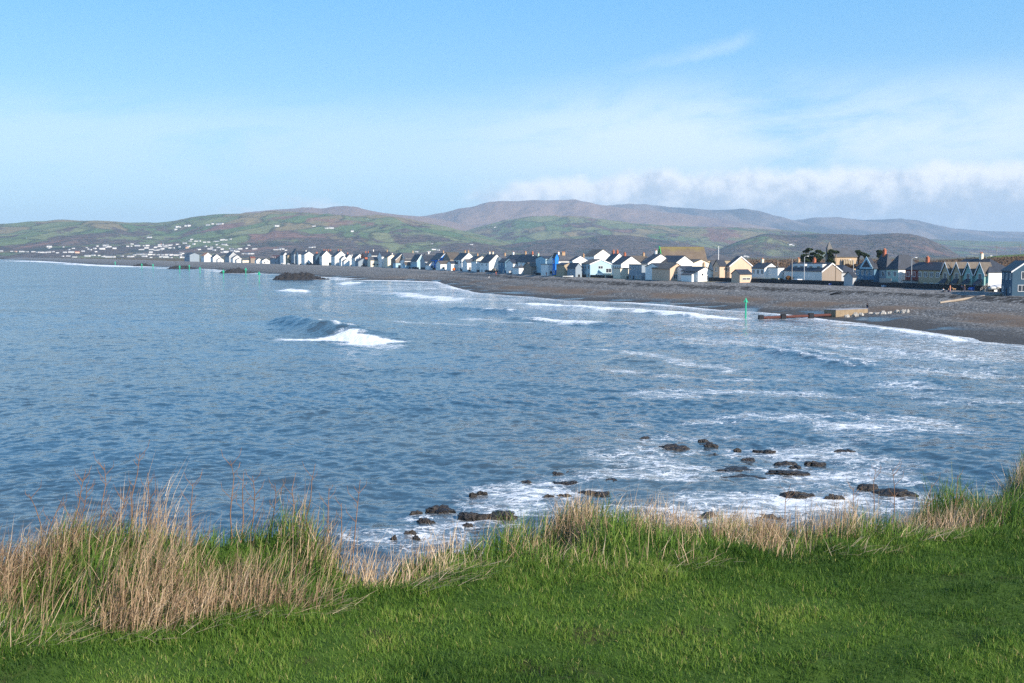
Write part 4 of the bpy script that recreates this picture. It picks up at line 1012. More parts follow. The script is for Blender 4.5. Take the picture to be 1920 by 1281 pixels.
for i in range(2):
    xx = x1_ + 2.2 + i * 3
    b = MB(); b.prism([(xx - .35, -4.66, zE * .25), (xx + .35, -4.66, zE * .25), (xx + .35, -4.66, zE * .7), (xx, -4.66, zE * .85), (xx - .35, -4.66, zE * .7)], (0, .12, 0)); b.build('window', M_glass, ch_)
tx = -22 * s_; tb, tt_ = Z_at(467, Yc) - 6, Z_at(452, Yc) - 6
b = MB(); b.box(tx - .9, tx + .9, -.9, .9, -3, tb); b.box(tx - 1.1, tx + 1.1, -1.1, 1.1, tb - 2.4, tb - 2.15)
tw = b.build('bell_turret', plain('dark_stone', (.16, .15, .14), .9, .2), root)
b = MB(); b.add([(tx - 1.05, -1.05, tb + .003), (tx + 1.05, -1.05, tb + .003), (tx + 1.05, 1.05, tb + .003), (tx - 1.05, 1.05, tb + .003), (tx, 0, tt_)], [(0, 1, 4), (1, 2, 4), (2, 3, 4), (3, 0, 4), (0, 3, 2, 1)]); b.build('spire', plain('dark_stone', None), tw)

# ------------------------------------------------------------ tiny houses on the hillsides
far_house = MB()
far_house.box(-5.5, 5.5, -4, 4, -3, 4.6); far_house.cur = 1
far_house.prism([(-5.8, -4.3, 4.61), (-5.8, 4.3, 4.61), (-5.8, 0, 7.4)], (11.6, 0, 0))
FW = plain('far_white_render', (.62, .61, .60), .9, .03)
far_o = far_house.build('hillside_house', [FW, ROOF['grey']])
far_p = far_house.build('hillside_house', [WALL['peach'], ROOF['red']])
def ground_hit(px, py):
    k = (640.5 - py) / F; u = (px - 960) / F * CP
    ds = np.linspace(1500, 15000, 2600)
    zray = CZ + ds * (k * CP - SP) / (CP + k * SP)
    for i in range(len(ds)):
        pass
    best = None
    gz = np.full_like(ds, 4.0)
    for key in ('left', 'mid', 'woods', 'farms', 'ridge', 'peak', 'big', 'valley'):
        h, f0, d0, P = LAYERS[key]
        ux = 960 + F * u / CP
        if ux < P[0, 0] or ux > P[-1, 0]: continue
        hz_ = h(np.full_like(ds, u), ds)
        gz = np.maximum(gz, np.where((ds > f0) & (ds < d0 * 1.2), hz_, 0))
    hit = np.nonzero(zray <= gz)[0]
    if len(hit) == 0: return None
    i = hit[0]
    return u * ds[i], ds[i], gz[i]
GROUPS = {
 'shore': ('tiny pale house in the row along the far left shore', 'houses along the far left shore', [(3, 471.5), (22, 472), (30, 473), (41, 473), (51, 473), (63, 473), (71, 474), (79, 474.5), (84, 474.5), (91, 474), (100, 473), (108, 475), (122, 474), (134, 474), (145, 475), (128, 481), (118, 481.5), (140, 483), (164, 481.5), (175, 480), (186, 480), (193, 482), (198, 482)]),
 'wood': ('tiny white house among trees above the far left shore', 'houses among the trees at far left', [(93, 464), (92, 466), (119, 464), (130, 469), (138, 467), (156, 472), (163, 465), (166, 468), (183, 462.5), (178, 467), (197, 464.5), (192, 468), (170, 469), (180, 473), (199, 462), (206, 462), (215, 467), (205, 464)]),
 'village': ('tiny white house in the dense village on the far slope', 'houses of the far hillside village', [(248, 458.5), (240, 463), (247, 462.5), (258, 462), (270, 462), (277, 462), (263, 469), (268, 469), (275, 466), (283, 469), (291, 470), (287, 469), (302, 469), (296, 469.5), (283, 474), (292, 465), (299, 461), (306, 459), (312, 461), (318, 461), (311, 464), (319, 466), (326, 466), (322, 460), (333, 459), (337, 464), (347, 457), (353, 463), (351, 466), (364, 459), (374, 469), (372, 468), (315, 462), (308, 462), (302, 459), (300, 463), (294, 470), (305, 468)]),
 'terrace': ('tiny white house in the long row at the foot of the far village', 'houses in the long white row', [(252, 479), (259, 478), (266, 478.2), (273, 478.3), (281, 478.5), (289, 478.6), (297, 478.7), (305, 479), (313, 479.2), (321, 479.4), (330, 479.5), (337, 479), (341, 476.5), (271, 482), (283, 483.5), (303, 483), (311, 483.4), (320, 484), (340, 484), (347, 484), (354, 480), (229, 481), (243, 482.5), (248, 482), (204, 483), (212, 483), (351, 483.5)]),
 'upper': ('tiny white house on the upper slope behind the far village end', 'houses above the far village end', [(360, 449.5), (374, 452.5), (357, 453), (368, 453), (384, 455), (392, 455), (403, 453.5), (408, 453.5), (415, 451), (419, 451), (425, 451), (433, 449.5), (353, 464), (346, 457), (407, 460), (421, 460), (426, 461), (394, 468), (402, 470), (417, 468.5), (432, 467), (437, 471), (441, 470), (445, 473), (416, 474), (424, 474), (420, 474), (410, 465), (397, 465), (386, 463), (450, 468), (463, 467), (456, 477), (464, 477), (473, 477), (476, 468), (480, 467.5), (467, 461), (435, 468.5), (439, 469), (443, 472), (459, 476.5)]),
 'knot': ('tiny white house in the small knot on the slope left of the dark pyramid roof', 'houses in the small hillside knot', [(528, 467), (524, 469), (531, 468), (536, 470), (517, 469), (526, 466.5)]),
 'farm': ('tiny lone white farmhouse high on the green hillside', 'scattered hillside farmhouses', [(332, 426.5), (335, 426.5), (339, 427), (331, 431.5), (351, 424.5), (356, 424.5), (281, 446.5), (400, 421), (408, 421), (415, 421), (391, 423), (520, 425), (590, 425), (613, 429), (622, 429), (661, 435), (928, 427)]),
 'lower': ('tiny white house at the foot of the wooded slope above the rooftops', 'houses at the foot of the wooded slope', [(810, 458), (813, 469), (804, 473), (822, 470), (781, 473), (884, 459.5), (583, 465), (588, 464.5)]),
 'right': ('tiny white farmhouse on the wooded ridge left of the church', 'farmhouses on the wooded ridge', [(1480, 460), (1483, 459.5), (1487, 461), (1398, 482), (1402, 482.5)]),
}
nth = 0
for key, (lab, grp, pts) in GROUPS.items():
    for (px, py) in pts:
        hit = ground_hit(px, py)
        if hit is None: continue
        gx, gy, gz = hit
        src = far_p if random.random() < .07 and key in ('shore', 'village') else far_o
        o = src if src.get('label') is None else src.copy()
        if o is not src: C.objects.link(o)
        o.location = (gx, gy, gz)
        s = random.uniform(.6, 1.1) * (1.0 if gy < 5000 else 1.25)
        o.scale = (s * random.uniform(.8, 1.9), s, s * random.uniform(.85, 1.15))
        o.rotation_euler = (0, 0, random.uniform(-.6, .6))
        tag(o, ('tiny pinkish house with a red roof ' + lab.split('house ', 1)[1]) if src is far_p else lab, 'house', grp if src is not far_p else 'pinkish ' + grp)
        nth += 1
if far_p.get('label') is None: bpy.data.objects.remove(far_p)
# ------------------------------------------------------------ the cliff top we stand on
def crest_y(x):
    """where the turf breaks off into the cliff"""
    u = np.asarray(x, float)
    base = np.interp(u, [-9, -3.2, -2.2, -1.2, -.9, -.6, -.25, 0, .35, .8, 1.6, 2.4, 3.0, 3.6, 5, 9], [5.7, 6.2, 6.5, 6.5, 6.45, 6.5, 6.9, 7.1, 7.4, 7.5, 7.6, 7.75, 8.0, 8.6, 10.5, 14])
    return base + (vnoise(u * 2.3, u * 0, 5) - .5) * .35
def strip_y(x):
    """where the mown lawn ends and the long grass begins"""
    u = np.asarray(x, float)
    return np.interp(u, [-9, -2.3, -2.0, -1.4, -.85, -.4, .1, .65, 1.2, 2.3, 3.1, 5, 9], [4.5, 4.78, 4.95, 5.2, 5.55, 5.85, 6.0, 6.1, 6.4, 6.6, 7.0, 8.5, 12]) + (vnoise(u * 3.1, u * 0, 15) - .5) * .25
LAWN_Z = CZ - 1.74
def turf_z(x, y):
    cy, sy = crest_y(x), strip_y(x)
    a = np.clip((y - sy) / np.maximum(cy - sy, .3), 0, 1)
    mound = np.interp(x, [-6, -2.6, -1.9, -1.1, -.75, -.3, .1, .6, 1.1, 1.6, 2.2, 2.8, 3.4, 4.2, 6], [-.06, -.02, .16, .10, -.02, -.06, -.02, -.02, -.17, -.20, -.20, -.19, -.13, -.06, .1])
    z = LAWN_Z + (fbm(x * .5, y * .5, 3, 33) - .5) * .10 + (fbm(x * 4, y * 4, 3, 35) - .5) * .05
    z = z + mound * sstep(a, 0.05, .9) + (fbm(x * 2.0, y * 2.0, 3, 37) - .5) * .42 * sstep(a, .1, .6)
    drop = np.maximum(y - cy, 0)
    z = z - np.where(drop > 0, np.minimum(drop * 1.6, .25 + drop * 1.15), 0) * 1.0 - .12 * sstep(y, cy - .25, cy)
    # a small washed out hollow in the edge
    hx = np.exp(-(((x - .28) / .16) ** 2 + ((y - 6.75) / .22) ** 2)); z = z - .30 * hx
    return np.maximum(z, -2.5)
gx = np.concatenate([np.linspace(-30, -5, 40, endpoint=False), np.linspace(-5, 5, 330), np.linspace(5, 30, 40)[1:]])
gy = np.concatenate([np.linspace(-12, 3, 24, endpoint=False), np.linspace(3, 10, 240), np.linspace(10, 34, 50)[1:]])
XX, YY = np.meshgrid(gx, gy, indexing='ij')
ZZ = turf_z(XX, YY)
me = np_mesh('lawn', np.stack([XX, YY, ZZ], -1).reshape(-1, 3), grid_quads(*XX.shape), smooth=True)
fattr(me, 'edge', (YY - crest_y(XX)))
mt = bpy.data.materials.new('turf'); mt.use_nodes = True
t = NT(mt.node_tree)
p = t.pos()
c = t.mix(t.noise(p, 5, 4, .6), (.036, .072, .011), (.075, .125, .022))
c = t.mix(t.step(t.noise(p, 2.2, 4, .6), .56, .7), c, (.055, .05, .022))
c = t.mix(t.step(t.m('ADD', t.attr('edge'), t.m('MULTIPLY', t.noise(p, 3, 3), .3)), .02, .2), c, (.060, .040, .024))
bs = t.n('ShaderNodeBsdfPrincipled', {'Base Color': c, 'Roughness': .95, 'Specular IOR Level': .1})
t.n('ShaderNodeOutputMaterial', {'Surface': bs.outputs[0]})
tag(link_mesh('lawn', me, mt), kind='structure', label='mown green lawn on the cliff top')

def grass_mat(name, cols, rough=.6, trans=.35):
    mt = bpy.data.materials.new(name); mt.use_nodes = True
    t = NT(mt.node_tree)
    tn = t.attr('tint'); al = t.attr('up')
    rp = t.n('ShaderNodeValToRGB', {'Fac': tn}); e = rp.color_ramp.elements
    e[0].position, e[0].color = 0, (*cols[0], 1); e[1].position, e[1].color = 1, (*cols[-1], 1)
    for i, cc in enumerate(cols[1:-1]):
        ne = e.new((i + 1) / (len(cols) - 1)); ne.color = (*cc, 1)
    d = t.n('ShaderNodeBsdfPrincipled', {'Base Color': rp.outputs[0], 'Roughness': rough, 'Specular IOR Level': .25})
    tr = t.n('ShaderNodeBsdfTranslucent', {'Color': rp.outputs[0]})
    mx = t.n('ShaderNodeMixShader', {0: trans, 1: d.outputs[0], 2: tr.outputs[0]})
    t.n('ShaderNodeOutputMaterial', {'Surface': mx.outputs[0]})
    return mt
rg = np.random.default_rng(11)
def blades(name, x, y, h, w, lean, az_mean, az_sd, tint, mat, label, sink=.01, bend=.6, z=None):
    """one mesh of many grass blades"""
    n = len(x)
    z = turf_z(x, y) - sink if z is None else z
    az = az_mean + rg.normal(0, 1, n) * az_sd                # direction the blade leans to
    ln = lean
    dx, dy = np.cos(az) * np.sin(ln), np.sin(az) * np.sin(ln)
    dz = np.cos(ln)
    l2 = ln + bend * rg.uniform(.2, 1, n) * np.where(rg.random(n) < .85, 1, -.4)
    d2x, d2y, d2z = np.cos(az) * np.sin(l2), np.sin(az) * np.sin(l2), np.cos(l2)
    ya = rg.uniform(0, 2 * np.pi, n)
    wx, wy = np.cos(ya) * w / 2, np.sin(ya) * w / 2
    B = np.stack([x, y, z], -1); Wv = np.stack([wx, wy, 0 * wx], -1)
    M = B + np.stack([dx, dy, dz], -1) * (h * .55)[:, None]
    T = M + np.stack([d2x, d2y, d2z], -1) * (h * .45)[:, None]
    V = np.stack([B - Wv, B + Wv, M + Wv * .8, M - Wv * .8, T], 1).reshape(-1, 3)
    i = np.arange(n) * 5
    me = np_mesh(name, V, np.stack([i, i + 1, i + 2, i + 3], -1), np.stack([i + 3, i + 2, i + 4], -1))
    fattr(me, 'tint', np.repeat(tint, 5))
    return tag(link_mesh(name, me, mat), kind='stuff', label=label)
GR = grass_mat('lawn_grass', [(.036, .085, .012), (.078, .160, .020), (.145, .240, .034), (.25, .30, .06), (.42, .35, .15)])
LG = grass_mat('long_grass', [(.035, .085, .013), (.080, .165, .022), (.165, .270, .042), (.30, .33, .09), (.44, .36, .17)])
ST = grass_mat('dry_grass', [(.12, .072, .045), (.32, .21, .125), (.52, .37, .23), (.66, .49, .32), (.74, .60, .43)], .55, .25)
def scatter(n, x0, x1, y0, y1):
    return rg.uniform(x0, x1, n), rg.uniform(y0, y1, n)
# mown lawn
x, y = scatter(2000000, -8.4, 8.4, 3.2, 11)
side = np.abs(x) > .50 * y + .35
k = (y < strip_y(x) + .25) & (np.abs(x) < .56 * y + 3.6) & (~side | (rg.random(len(x)) < .30))
k &= rg.random(len(x)) < np.clip(1.35 - (y - 4) * .12, .5, 1)
x, y, side = x[k], y[k], side[k]
cl = fbm(x * 5, y * 5, 3, 51); pt = fbm(x * 1.3, y * 1.3, 3, 57)
h = (.026 + .018 * sstep(cl, .35, .72)) * rg.uniform(.6, 1.4, len(x)) * (1 + .7 * sstep(y, strip_y(x) - .5, strip_y(x) + .1))
tint = np.clip(.22 + .45 * (pt - .5) * 2.4 + .55 * (cl - .5) + rg.normal(0, .13, len(x)) + (rg.random(len(x)) < .07) * .5, 0, 1)
blades('grass', x, y, h * np.where(side, 1.25, 1), rg.uniform(.0022, .0042, len(x)) * np.where(side, 1.9, 1), np.abs(rg.normal(.45, .35, len(x))), rg.uniform(0, 6.28, len(x)), 0, tint, GR, 'short green lawn grass')
# long green grass of the edge
x, y = scatter(650000, -8.6, 9.6, 4.2, 14)
sy, cy = strip_y(x), crest_y(x)
k = (y > sy - .12) & (y < cy + .35) & (np.abs(x) < .55 * y + 3.4)
tus = fbm(x * 2.6, y * 2.6, 3, 61)
bare = np.exp(-(((x + .82) / .14) ** 2 + ((y - 6.45) / .25) ** 2)) + np.exp(-(((x - .28) / .15) ** 2 + ((y - 6.85) / .2) ** 2))
k &= rg.random(len(x)) < np.clip(.05 + 1.6 * tus, .15, 1) * (1 - np.clip(bare, 0, .93))
x, y, tus, sy, cy = x[k], y[k], tus[k], sy[k], cy[k]
a = np.clip((y - sy) / (cy - sy), 0, 1)
green = np.interp(x, [-4, -1.2, -.7, 0, .6, 1.0, 2, 3.2, 4], [.70, .8, .6, .95, 1.05, .68, .85, 1.05, 1.15])
h = (.05 + .24 * sstep(a, 0, .45) * (.15 + 1.5 * tus ** 1.5)) * green * rg.uniform(.5, 1.25, len(x))
h *= np.interp(x, [-1.1, -.85, -.2, .05], [1, .6, .7, 1])
tint = np.clip(.30 + .7 * (fbm(x * 1.7, y * 1.7, 3, 63) - .5) + rg.normal(0, .15, len(x)) + (rg.random(len(x)) < .10) * .4 + .25 * sstep(a, .25, 0), 0, 1)
blades('long_grass', x, y, h, rg.uniform(.0028, .0058, len(x)), np.abs(rg.normal(.30, .28, len(x))), rg.normal(.3, 1.5, len(x)), 0, tint, LG, 'long green grass along the cliff edge', bend=1.3)
# dry straw stems
x, y = scatter(1150000, -8.6, 9.6, 4.2, 14)
sy, cy = strip_y(x), crest_y(x)
a = (y - sy) / np.maximum(cy - sy, .2)
pxx = 960 + F * x / y
k = (a > .03) & (y < cy + .30) & (np.abs(x) < .55 * y + 3.4)
dens = np.interp(pxx, [-200, 0, 560, 620, 690, 720, 800, 850, 930, 1000, 1080, 1160, 1190, 1470, 1500, 1720, 1760, 1800, 1850, 2100], [.28, .30, .28, .22, .26, .14, .2, .10, .06, .30, .45, .12, 1, 1, .38, .42, .18, .35, .2, .15])
edge_only = np.interp(pxx, [0, 600, 700, 1180, 1480, 1800], [0, .05, .3, .45, .30, .35])
k &= rg.random(len(x)) < dens * (.15 + 1.5 * sstep(fbm(x * 2.8, y * 2.8, 3, 71), .40, .66)) * np.where(a < edge_only, .10, 1)
x, y, a, pxx = x[k], y[k], a[k], pxx[k]
hm = np.interp(pxx, [-200, 0, 150, 280, 330, 420, 560, 640, 720, 850, 1000, 1100, 1200, 1470, 1500, 1700, 1900], [.33, .33, .37, .43, .36, .34, .40, .30, .27, .28, .30, .32, .30, .30, .32, .28, .26])
h = hm * rg.uniform(.3, 1.15, len(x)) * (.40 + 1.2 * fbm(x * 2.6, y * 2.6, 3, 79)) * np.interp(a, [0, .25, 1], [.55, .9, 1])
tint = np.clip(.55 + .5 * (fbm(x * 3, y * 3, 3, 73) - .5) + rg.normal(0, .22, len(x)) - .18 * (pxx < 640), 0, 1)
ln = np.abs(rg.normal(.25, .2, len(x))) + (rg.random(len(x)) < .12) * rg.uniform(.3, .9, len(x))
blades('dry_grass', x, y, h, rg.uniform(.0022, .0048, len(x)), ln, np.where(pxx < 650, rg.normal(.1, .75, len(x)), rg.normal(.2, 1.5, len(x))), 0, tint, ST, 'pale dry grass standing along the cliff edge', bend=.45)
# broken stems and tangle inside the straw
j = rg.random(len(x)) < np.where(pxx < 660, .85, .35)
xj, yj, hj = x[j] + rg.normal(0, .02, j.sum()), y[j] + rg.normal(0, .02, j.sum()), h[j]
blades('tangled_straw', xj, yj, rg.uniform(.06, .20, len(xj)), rg.uniform(.0016, .0034, len(xj)), np.abs(rg.normal(.75, .45, len(xj))), rg.normal(.2, 1.6, len(xj)), 0, np.clip(tint[j] - .12 + rg.normal(0, .2, len(xj)), 0, 1), ST, 'broken dry stems tangled in the long grass', bend=.8, z=turf_z(xj, yj) + hj * rg.uniform(0, .62, len(xj)))
# flattened straw at the lawn's edge
x, y = scatter(16000, -4, 5, 4.3, 8)
sy = strip_y(x)
k = (np.abs(y - sy - .08) < .16 + .1 * rg.random(len(x))) & (rg.random(len(x)) < 1.5 * sstep(fbm(x * 2, y * 2, 2, 77), .45, .62))
x, y = x[k], y[k]
blades('straw_litter', x, y, rg.uniform(.06, .22, len(x)), rg.uniform(.002, .004, len(x)), rg.uniform(1.1, 1.5, len(x)), rg.uniform(-.8, 1.2, len(x)), .3, np.clip(rg.normal(.6, .2, len(x)), 0, 1), ST, 'flattened straw where the lawn meets the long grass', sink=-.03, bend=.3)

# tall dead stalks that stand up against the sea
STK = plain('dead_stalk', (.20, .115, .07), .8, .25)
STALKS = [(88, 985, 60, 'thin leaning stalk nearest the left edge'), (195, 975, 245, 'slender stalk left of the forked one'), (375, 962, 385, 'x'),
          (62, 1000, 118, 'low stalk with bent tip at far left'), (118, 962, 160, 'tall kinked pale stalk with a side twig at left'), (143, 970, 163, 'bushy seed head beside the kinked stalk'),
          (183, 968, 198, 'straight pale stalk left of the tallest'), (236, 950, 259, 'tallest stalk with a knotted tip at left'), (276, 935, 281, 'dark bushy stalk above the straw mound'),
          (355, 965, 361, 'short stalk right of the straw mound'), (434, 955, 438, 'tall upright stalk with a branched top'), (450, 955, 455, 'stalk just right of the upright branched one'),
          (470, 950, 478, 'stalk with drooping side twigs'), (500, 948, 520, 'leaning stalk with a loose spray of twigs'), (550, 940, 552, 'thin dark stalk with short twigs'),
          (568, 940, 590, 'long reddish stalk leaning to the right'), (616, 1000, 618, 'bare stalk left of the gap in the edge'), (636, 985, 640, 'short stalk by the gap in the edge'),
          (656, 1000, 674, 'curved reddish stalk with a bent head by the gap'), (1470, 960, 1478, 'stalk above the dense pale grass'), (1600, 960, 1604, 'pale stalk in the brown clump at right'),
          (1640, 958, 1640, 'twiggy stalk right of the dense pale grass'), (1676, 950, 1677, 'tall pale stalk standing right of the brown clump'), (1742, 945, 1745, 'thin stalk near the dark rock at right'), (1790, 930, 1795, 'last thin stalk before the right mound')]
TOPS = {88: 925, 195: 900, 62: 930, 118: 882, 143: 905, 183: 870, 236: 850, 276: 885, 355: 905, 434: 862, 450: 885, 470: 892, 500: 905, 550: 888, 568: 868, 616: 915, 636: 945, 656: 898, 1470: 905, 1600: 915, 1640: 880, 1676: 880, 1742: 905, 1790: 890}
for (px, pyb, pxt, lab) in STALKS:
    if lab == 'x' or px not in TOPS: continue
    Yb = float(crest_y(np.array([(px - 960) / F * 6.6]))[0]) - .12
    xb = X_at(px, Yb, 12.4); zb_ = float(turf_z(np.array([xb]), np.array([Yb]))[0]) - .03
    top = TOPS[px]; zt = Z_at(top, Yb); xt = X_at(pxt, Yb, zt)
    hgt = zt - zb_
    rr = random.Random(px)
    pts = [(xb + (xt - xb) * f + rr.uniform(-.012, .012) * (f > 0), Yb + rr.uniform(-.01, .01) * f * 3, zb_ + hgt * f) for f in (0, .2, .4, .6, .8, 1)]
    b = MB(); b.tube(pts, [.0042, .0038, .0033, .0028, .0022, .0014], 5)
    for j in range(rr.randint(4, 9)):
        f = rr.uniform(.45, .98); i = int(f * 5); q = [pts[i][c] + (pts[min(i + 1, 5)][c] - pts[i][c]) * (f * 5 - i) for c in range(3)]
        ln = rr.uniform(.03, .09); an = rr.choice((-1, 1))
        b.tube([q, (q[0] + an * ln * .6, q[1] + rr.uniform(-.02, .02), q[2] + ln * .7), (q[0] + an * ln * .7, q[1], q[2] + ln * 1.2)], [.0016, .0013, .0008], 4)
    o = b.build('dead_stalk', STK); tag(o, lab, 'stalk', 'tall dead stalks on the cliff edge')
# ------------------------------------------------------------ where a photo ray meets the beach
def land_hit(px, py):
    k = (640.5 - py) / F
    Y = np.linspace(150, 2500, 9401)
    zr = CZ + Y * (k * CP - SP) / (CP + k * SP)
    xx = (px - 960) / F * (Y * CP - (zr - CZ) * SP)
    q, n = qn_of(xx, Y)
    lz = np.maximum(land_z(q, n)[0], 0)
    i = np.nonzero(zr <= lz)[0]
    i = i[0] if len(i) else len(Y) - 1
    return float(xx[i]), float(Y[i]), float(lz[i])

# ------------------------------------------------------------ rocks awash under the cliff
mt = bpy.data.materials.new('wet_rock'); mt.use_nodes = True
t = NT(mt.node_tree); p = t.pos()
c = t.mix(t.step(t.noise(p, 2.5, 5, .65), .35, .65), (.006, .005, .005), (.034, .026, .020))
bp = t.n('ShaderNodeBump', {'Height': t.noise(p, 4.0, 5, .7), 'Strength': .9, 'Distance': .15})
bs = t.n('ShaderNodeBsdfPrincipled', {'Base Color': c, 'Roughness': .45, 'Specular IOR Level': .5, 'Normal': bp.outputs[0]})
t.n('ShaderNodeOutputMaterial', {'Surface': bs.outputs[0]})
M_rock = mt
M_pale_rock = plain('pale_boulder', (.36, .34, .31), .85, .3, 1.2, bump=.4)
M_armour = plain('dark_armour_stone', (.026, .024, .024), .85, .6, .5, bump=.5)
def worley(x, y, seed):
    ix, iy = np.floor(x), np.floor(y); best = np.full(x.shape, 9.0); val = np.zeros_like(x)
    for a in (-1, 0, 1):
        for b in (-1, 0, 1):
            cx, cy = ix + a, iy + b
            jx, jy = cx + _h(cx, cy, seed), cy + _h(cx, cy, seed + 1)
            d = np.hypot(x - jx, y - jy); u = d < best
            best = np.where(u, d, best); val = np.where(u, _h(cx, cy, seed + 2), val)
    return best, val
def rock(name, loc, wx, wy, hz, seed, mat, label, cat, group, rz=0.0, sub=4):
    bm = bmesh.new(); bmesh.ops.create_icosphere(bm, subdivisions=sub, radius=1)
    P = np.array([v.co[:] for v in bm.verts])
    q = P * np.array([wx, wy, hz]) / min(wx, 1.2)
    rid = np.abs(fbm(q[:, 0] * 3.2 + seed, q[:, 1] * 3.2 + q[:, 2] * 1.6, 4, seed) - .5) * 2
    n1 = fbm(q[:, 0] * 1.1 + seed * 3, q[:, 1] * 1.3 + q[:, 2], 3, seed + 5)
    r = .62 + .75 * n1 - .5 * rid
    wd, wv = worley(q[:, 0] * 1.3 + seed, q[:, 1] * 1.3 + seed * 2, seed)
    r = r * (.82 + .5 * (wv - .3) * (1 - .5 * wd))
    P = P * r[:, None]
    P[:, 2] = np.where(P[:, 2] > 0, np.power(np.abs(P[:, 2]), .75) * (.55 + .8 * fbm(P[:, 0] * 3 + seed, P[:, 1] * 3, 3, seed + 9)), P[:, 2])
    for v, co in zip(bm.verts, P): v.co = (co[0] * wx, co[1] * wy, co[2] * hz)
    me = bpy.data.meshes.new(name); bm.to_mesh(me); bm.free()
    o = link_mesh(name, me, mat, None, loc, rz)
    return tag(o, label, cat, group)
ROCKS = [(1147, 843, 30, 12, 'round black rock at the far left end of the reef'), (1197, 849, 30, 10, 'low black rock second from the far reef end'), (1266, 849, 56, 20, 'largest black humped rock in the far row of the reef'),
 (1318, 827, 20, 5, 'thin black sliver of rock farthest out'), (1333, 838, 27, 10, 'oval black rock just right of the farthest sliver'), (1341, 854, 12, 5, 'tiny rock tip right of the humped black rock'), (1382, 843, 16, 4, 'tiny flat rock in the foam behind the long low ledges'),
 (1088, 863, 14, 7, 'small lone rock out on the left side of the reef'), (1046, 893, 28, 11, 'brown rock with a sloping top left of the middle'), (1068, 888, 15, 6, 'small rock touching the sloping brown rock'), (1066, 909, 42, 11, 'long brown rock tapering to the right in the left reef'),
 (1146, 906, 44, 12, 'humped brown rock alone in the middle foam'), (1027, 934, 19, 10, 'squat rock at the left of the near middle row'), (1057, 932, 38, 10, 'flat topped rock beside the squat one'), (1117, 932, 58, 20, 'broad rough rock behind the dry grass tips'),
 (1254, 895, 19, 12, 'small upright rock in the centre of the foam'), (1378, 883, 78, 9, 'long low ledge of rock behind the other two ledges'), (1313, 903, 72, 7, 'thin ledge of rock left of the middle ledge'), (1392, 897, 80, 7, 'nearest long thin ledge of rock'),
 (1470, 889, 74, 12, 'broad brown ledge in the right group'), (1474, 873, 38, 12, 'humped rock behind the broad brown ledge'), (1492, 879, 22, 8, 'little rock bridging the broad ledge and its hump'), (1525, 873, 38, 13, 'slanting rock at the right end of the reef'),
 (1491, 936, 64, 21, 'big dark boulder nearest the cliff at right'), (1363, 915, 16, 5, 'tiny rock tip in the near foam'), (824, 962, 54, 19, 'big jagged brown rock left of the dip in the cliff edge'), (779, 964, 21, 9, 'small rock left of the big jagged one'),
 (797, 980, 40, 13, 'wedge shaped rock in front of the big jagged one'), (890, 974, 54, 20, 'slab like rock pointing down to the right'), (938, 972, 66, 20, 'wide tilted rock at the right of the slab pair'), (886, 928, 15, 6, 'small rock behind the slab pair'), (903, 925, 15, 6, 'small round rock farthest behind the slab pair'),
 (878, 985, 22, 6, 'low rock tip in front of the slab pair'), (769, 1002, 18, 11, 'little rock in the surf close under the edge'), (779, 1012, 16, 10, 'little rock nearest the cliff at left'), (738, 1012, 13, 9, 'rock tip in white surf at the far left of the reef'),
 (1210, 822, 22, 5, 'thin wet ledge in the swirl behind the second black rock'), (1432, 846, 34, 5, 'thin dark ledge breaking the foam behind the broad brown ledge'), (1400, 862, 26, 5, 'dark sliver between the long ledges and the far row'), (1585, 846, 30, 5, 'dark wet ledge at the right of the broken water'), (1230, 868, 24, 5, 'small flat ledge left of the centre upright rock'), (1180, 918, 26, 6, 'flat rock tip right of the humped middle rock'), (1290, 872, 20, 4, 'tiny flat ledge above the thin left ledge'), (985, 905, 22, 5, 'thin rock sliver left of the sloping brown rock'),
 (1628, 920, 42, 18, 'round dark boulder behind the pale stalks at right'), (1684, 927, 68, 12, 'long dark rock right of the round boulder'), (1563, 938, 34, 16, 'dark rock half hidden by the dry grass at right')]
for i, (px, py, wpx, hpx, lab) in enumerate(ROCKS):
    x_, y_ = on_z(px, py - hpx * .30, 0)
    wm = wpx / F * y_ * .5 * 1.28
    hz_ = max(hpx * .62 / F * y_, .12)
    rock('rock', (x_, y_, -.12), wm, wm * .62, hz_ * .62 + .15, i + 3, M_rock, lab, 'rock', 'rocks awash below the cliff', random.uniform(-.25, .25))
# low dark rocks at the foot of the cliff, seen through the straw
for i, (px, py, wpx) in enumerate(((1335, 972, 54), (1440, 974, 60))):
    x_, y_ = on_z(px, py, 0)
    rock('rock', (x_, y_, -.1), wpx / F * y_ * .6, wpx / F * y_ * .45, .32, 60 + i, M_rock, 'dark rock at the foot of the cliff behind the dense pale grass', 'rock', 'rocks at the foot of the cliff')

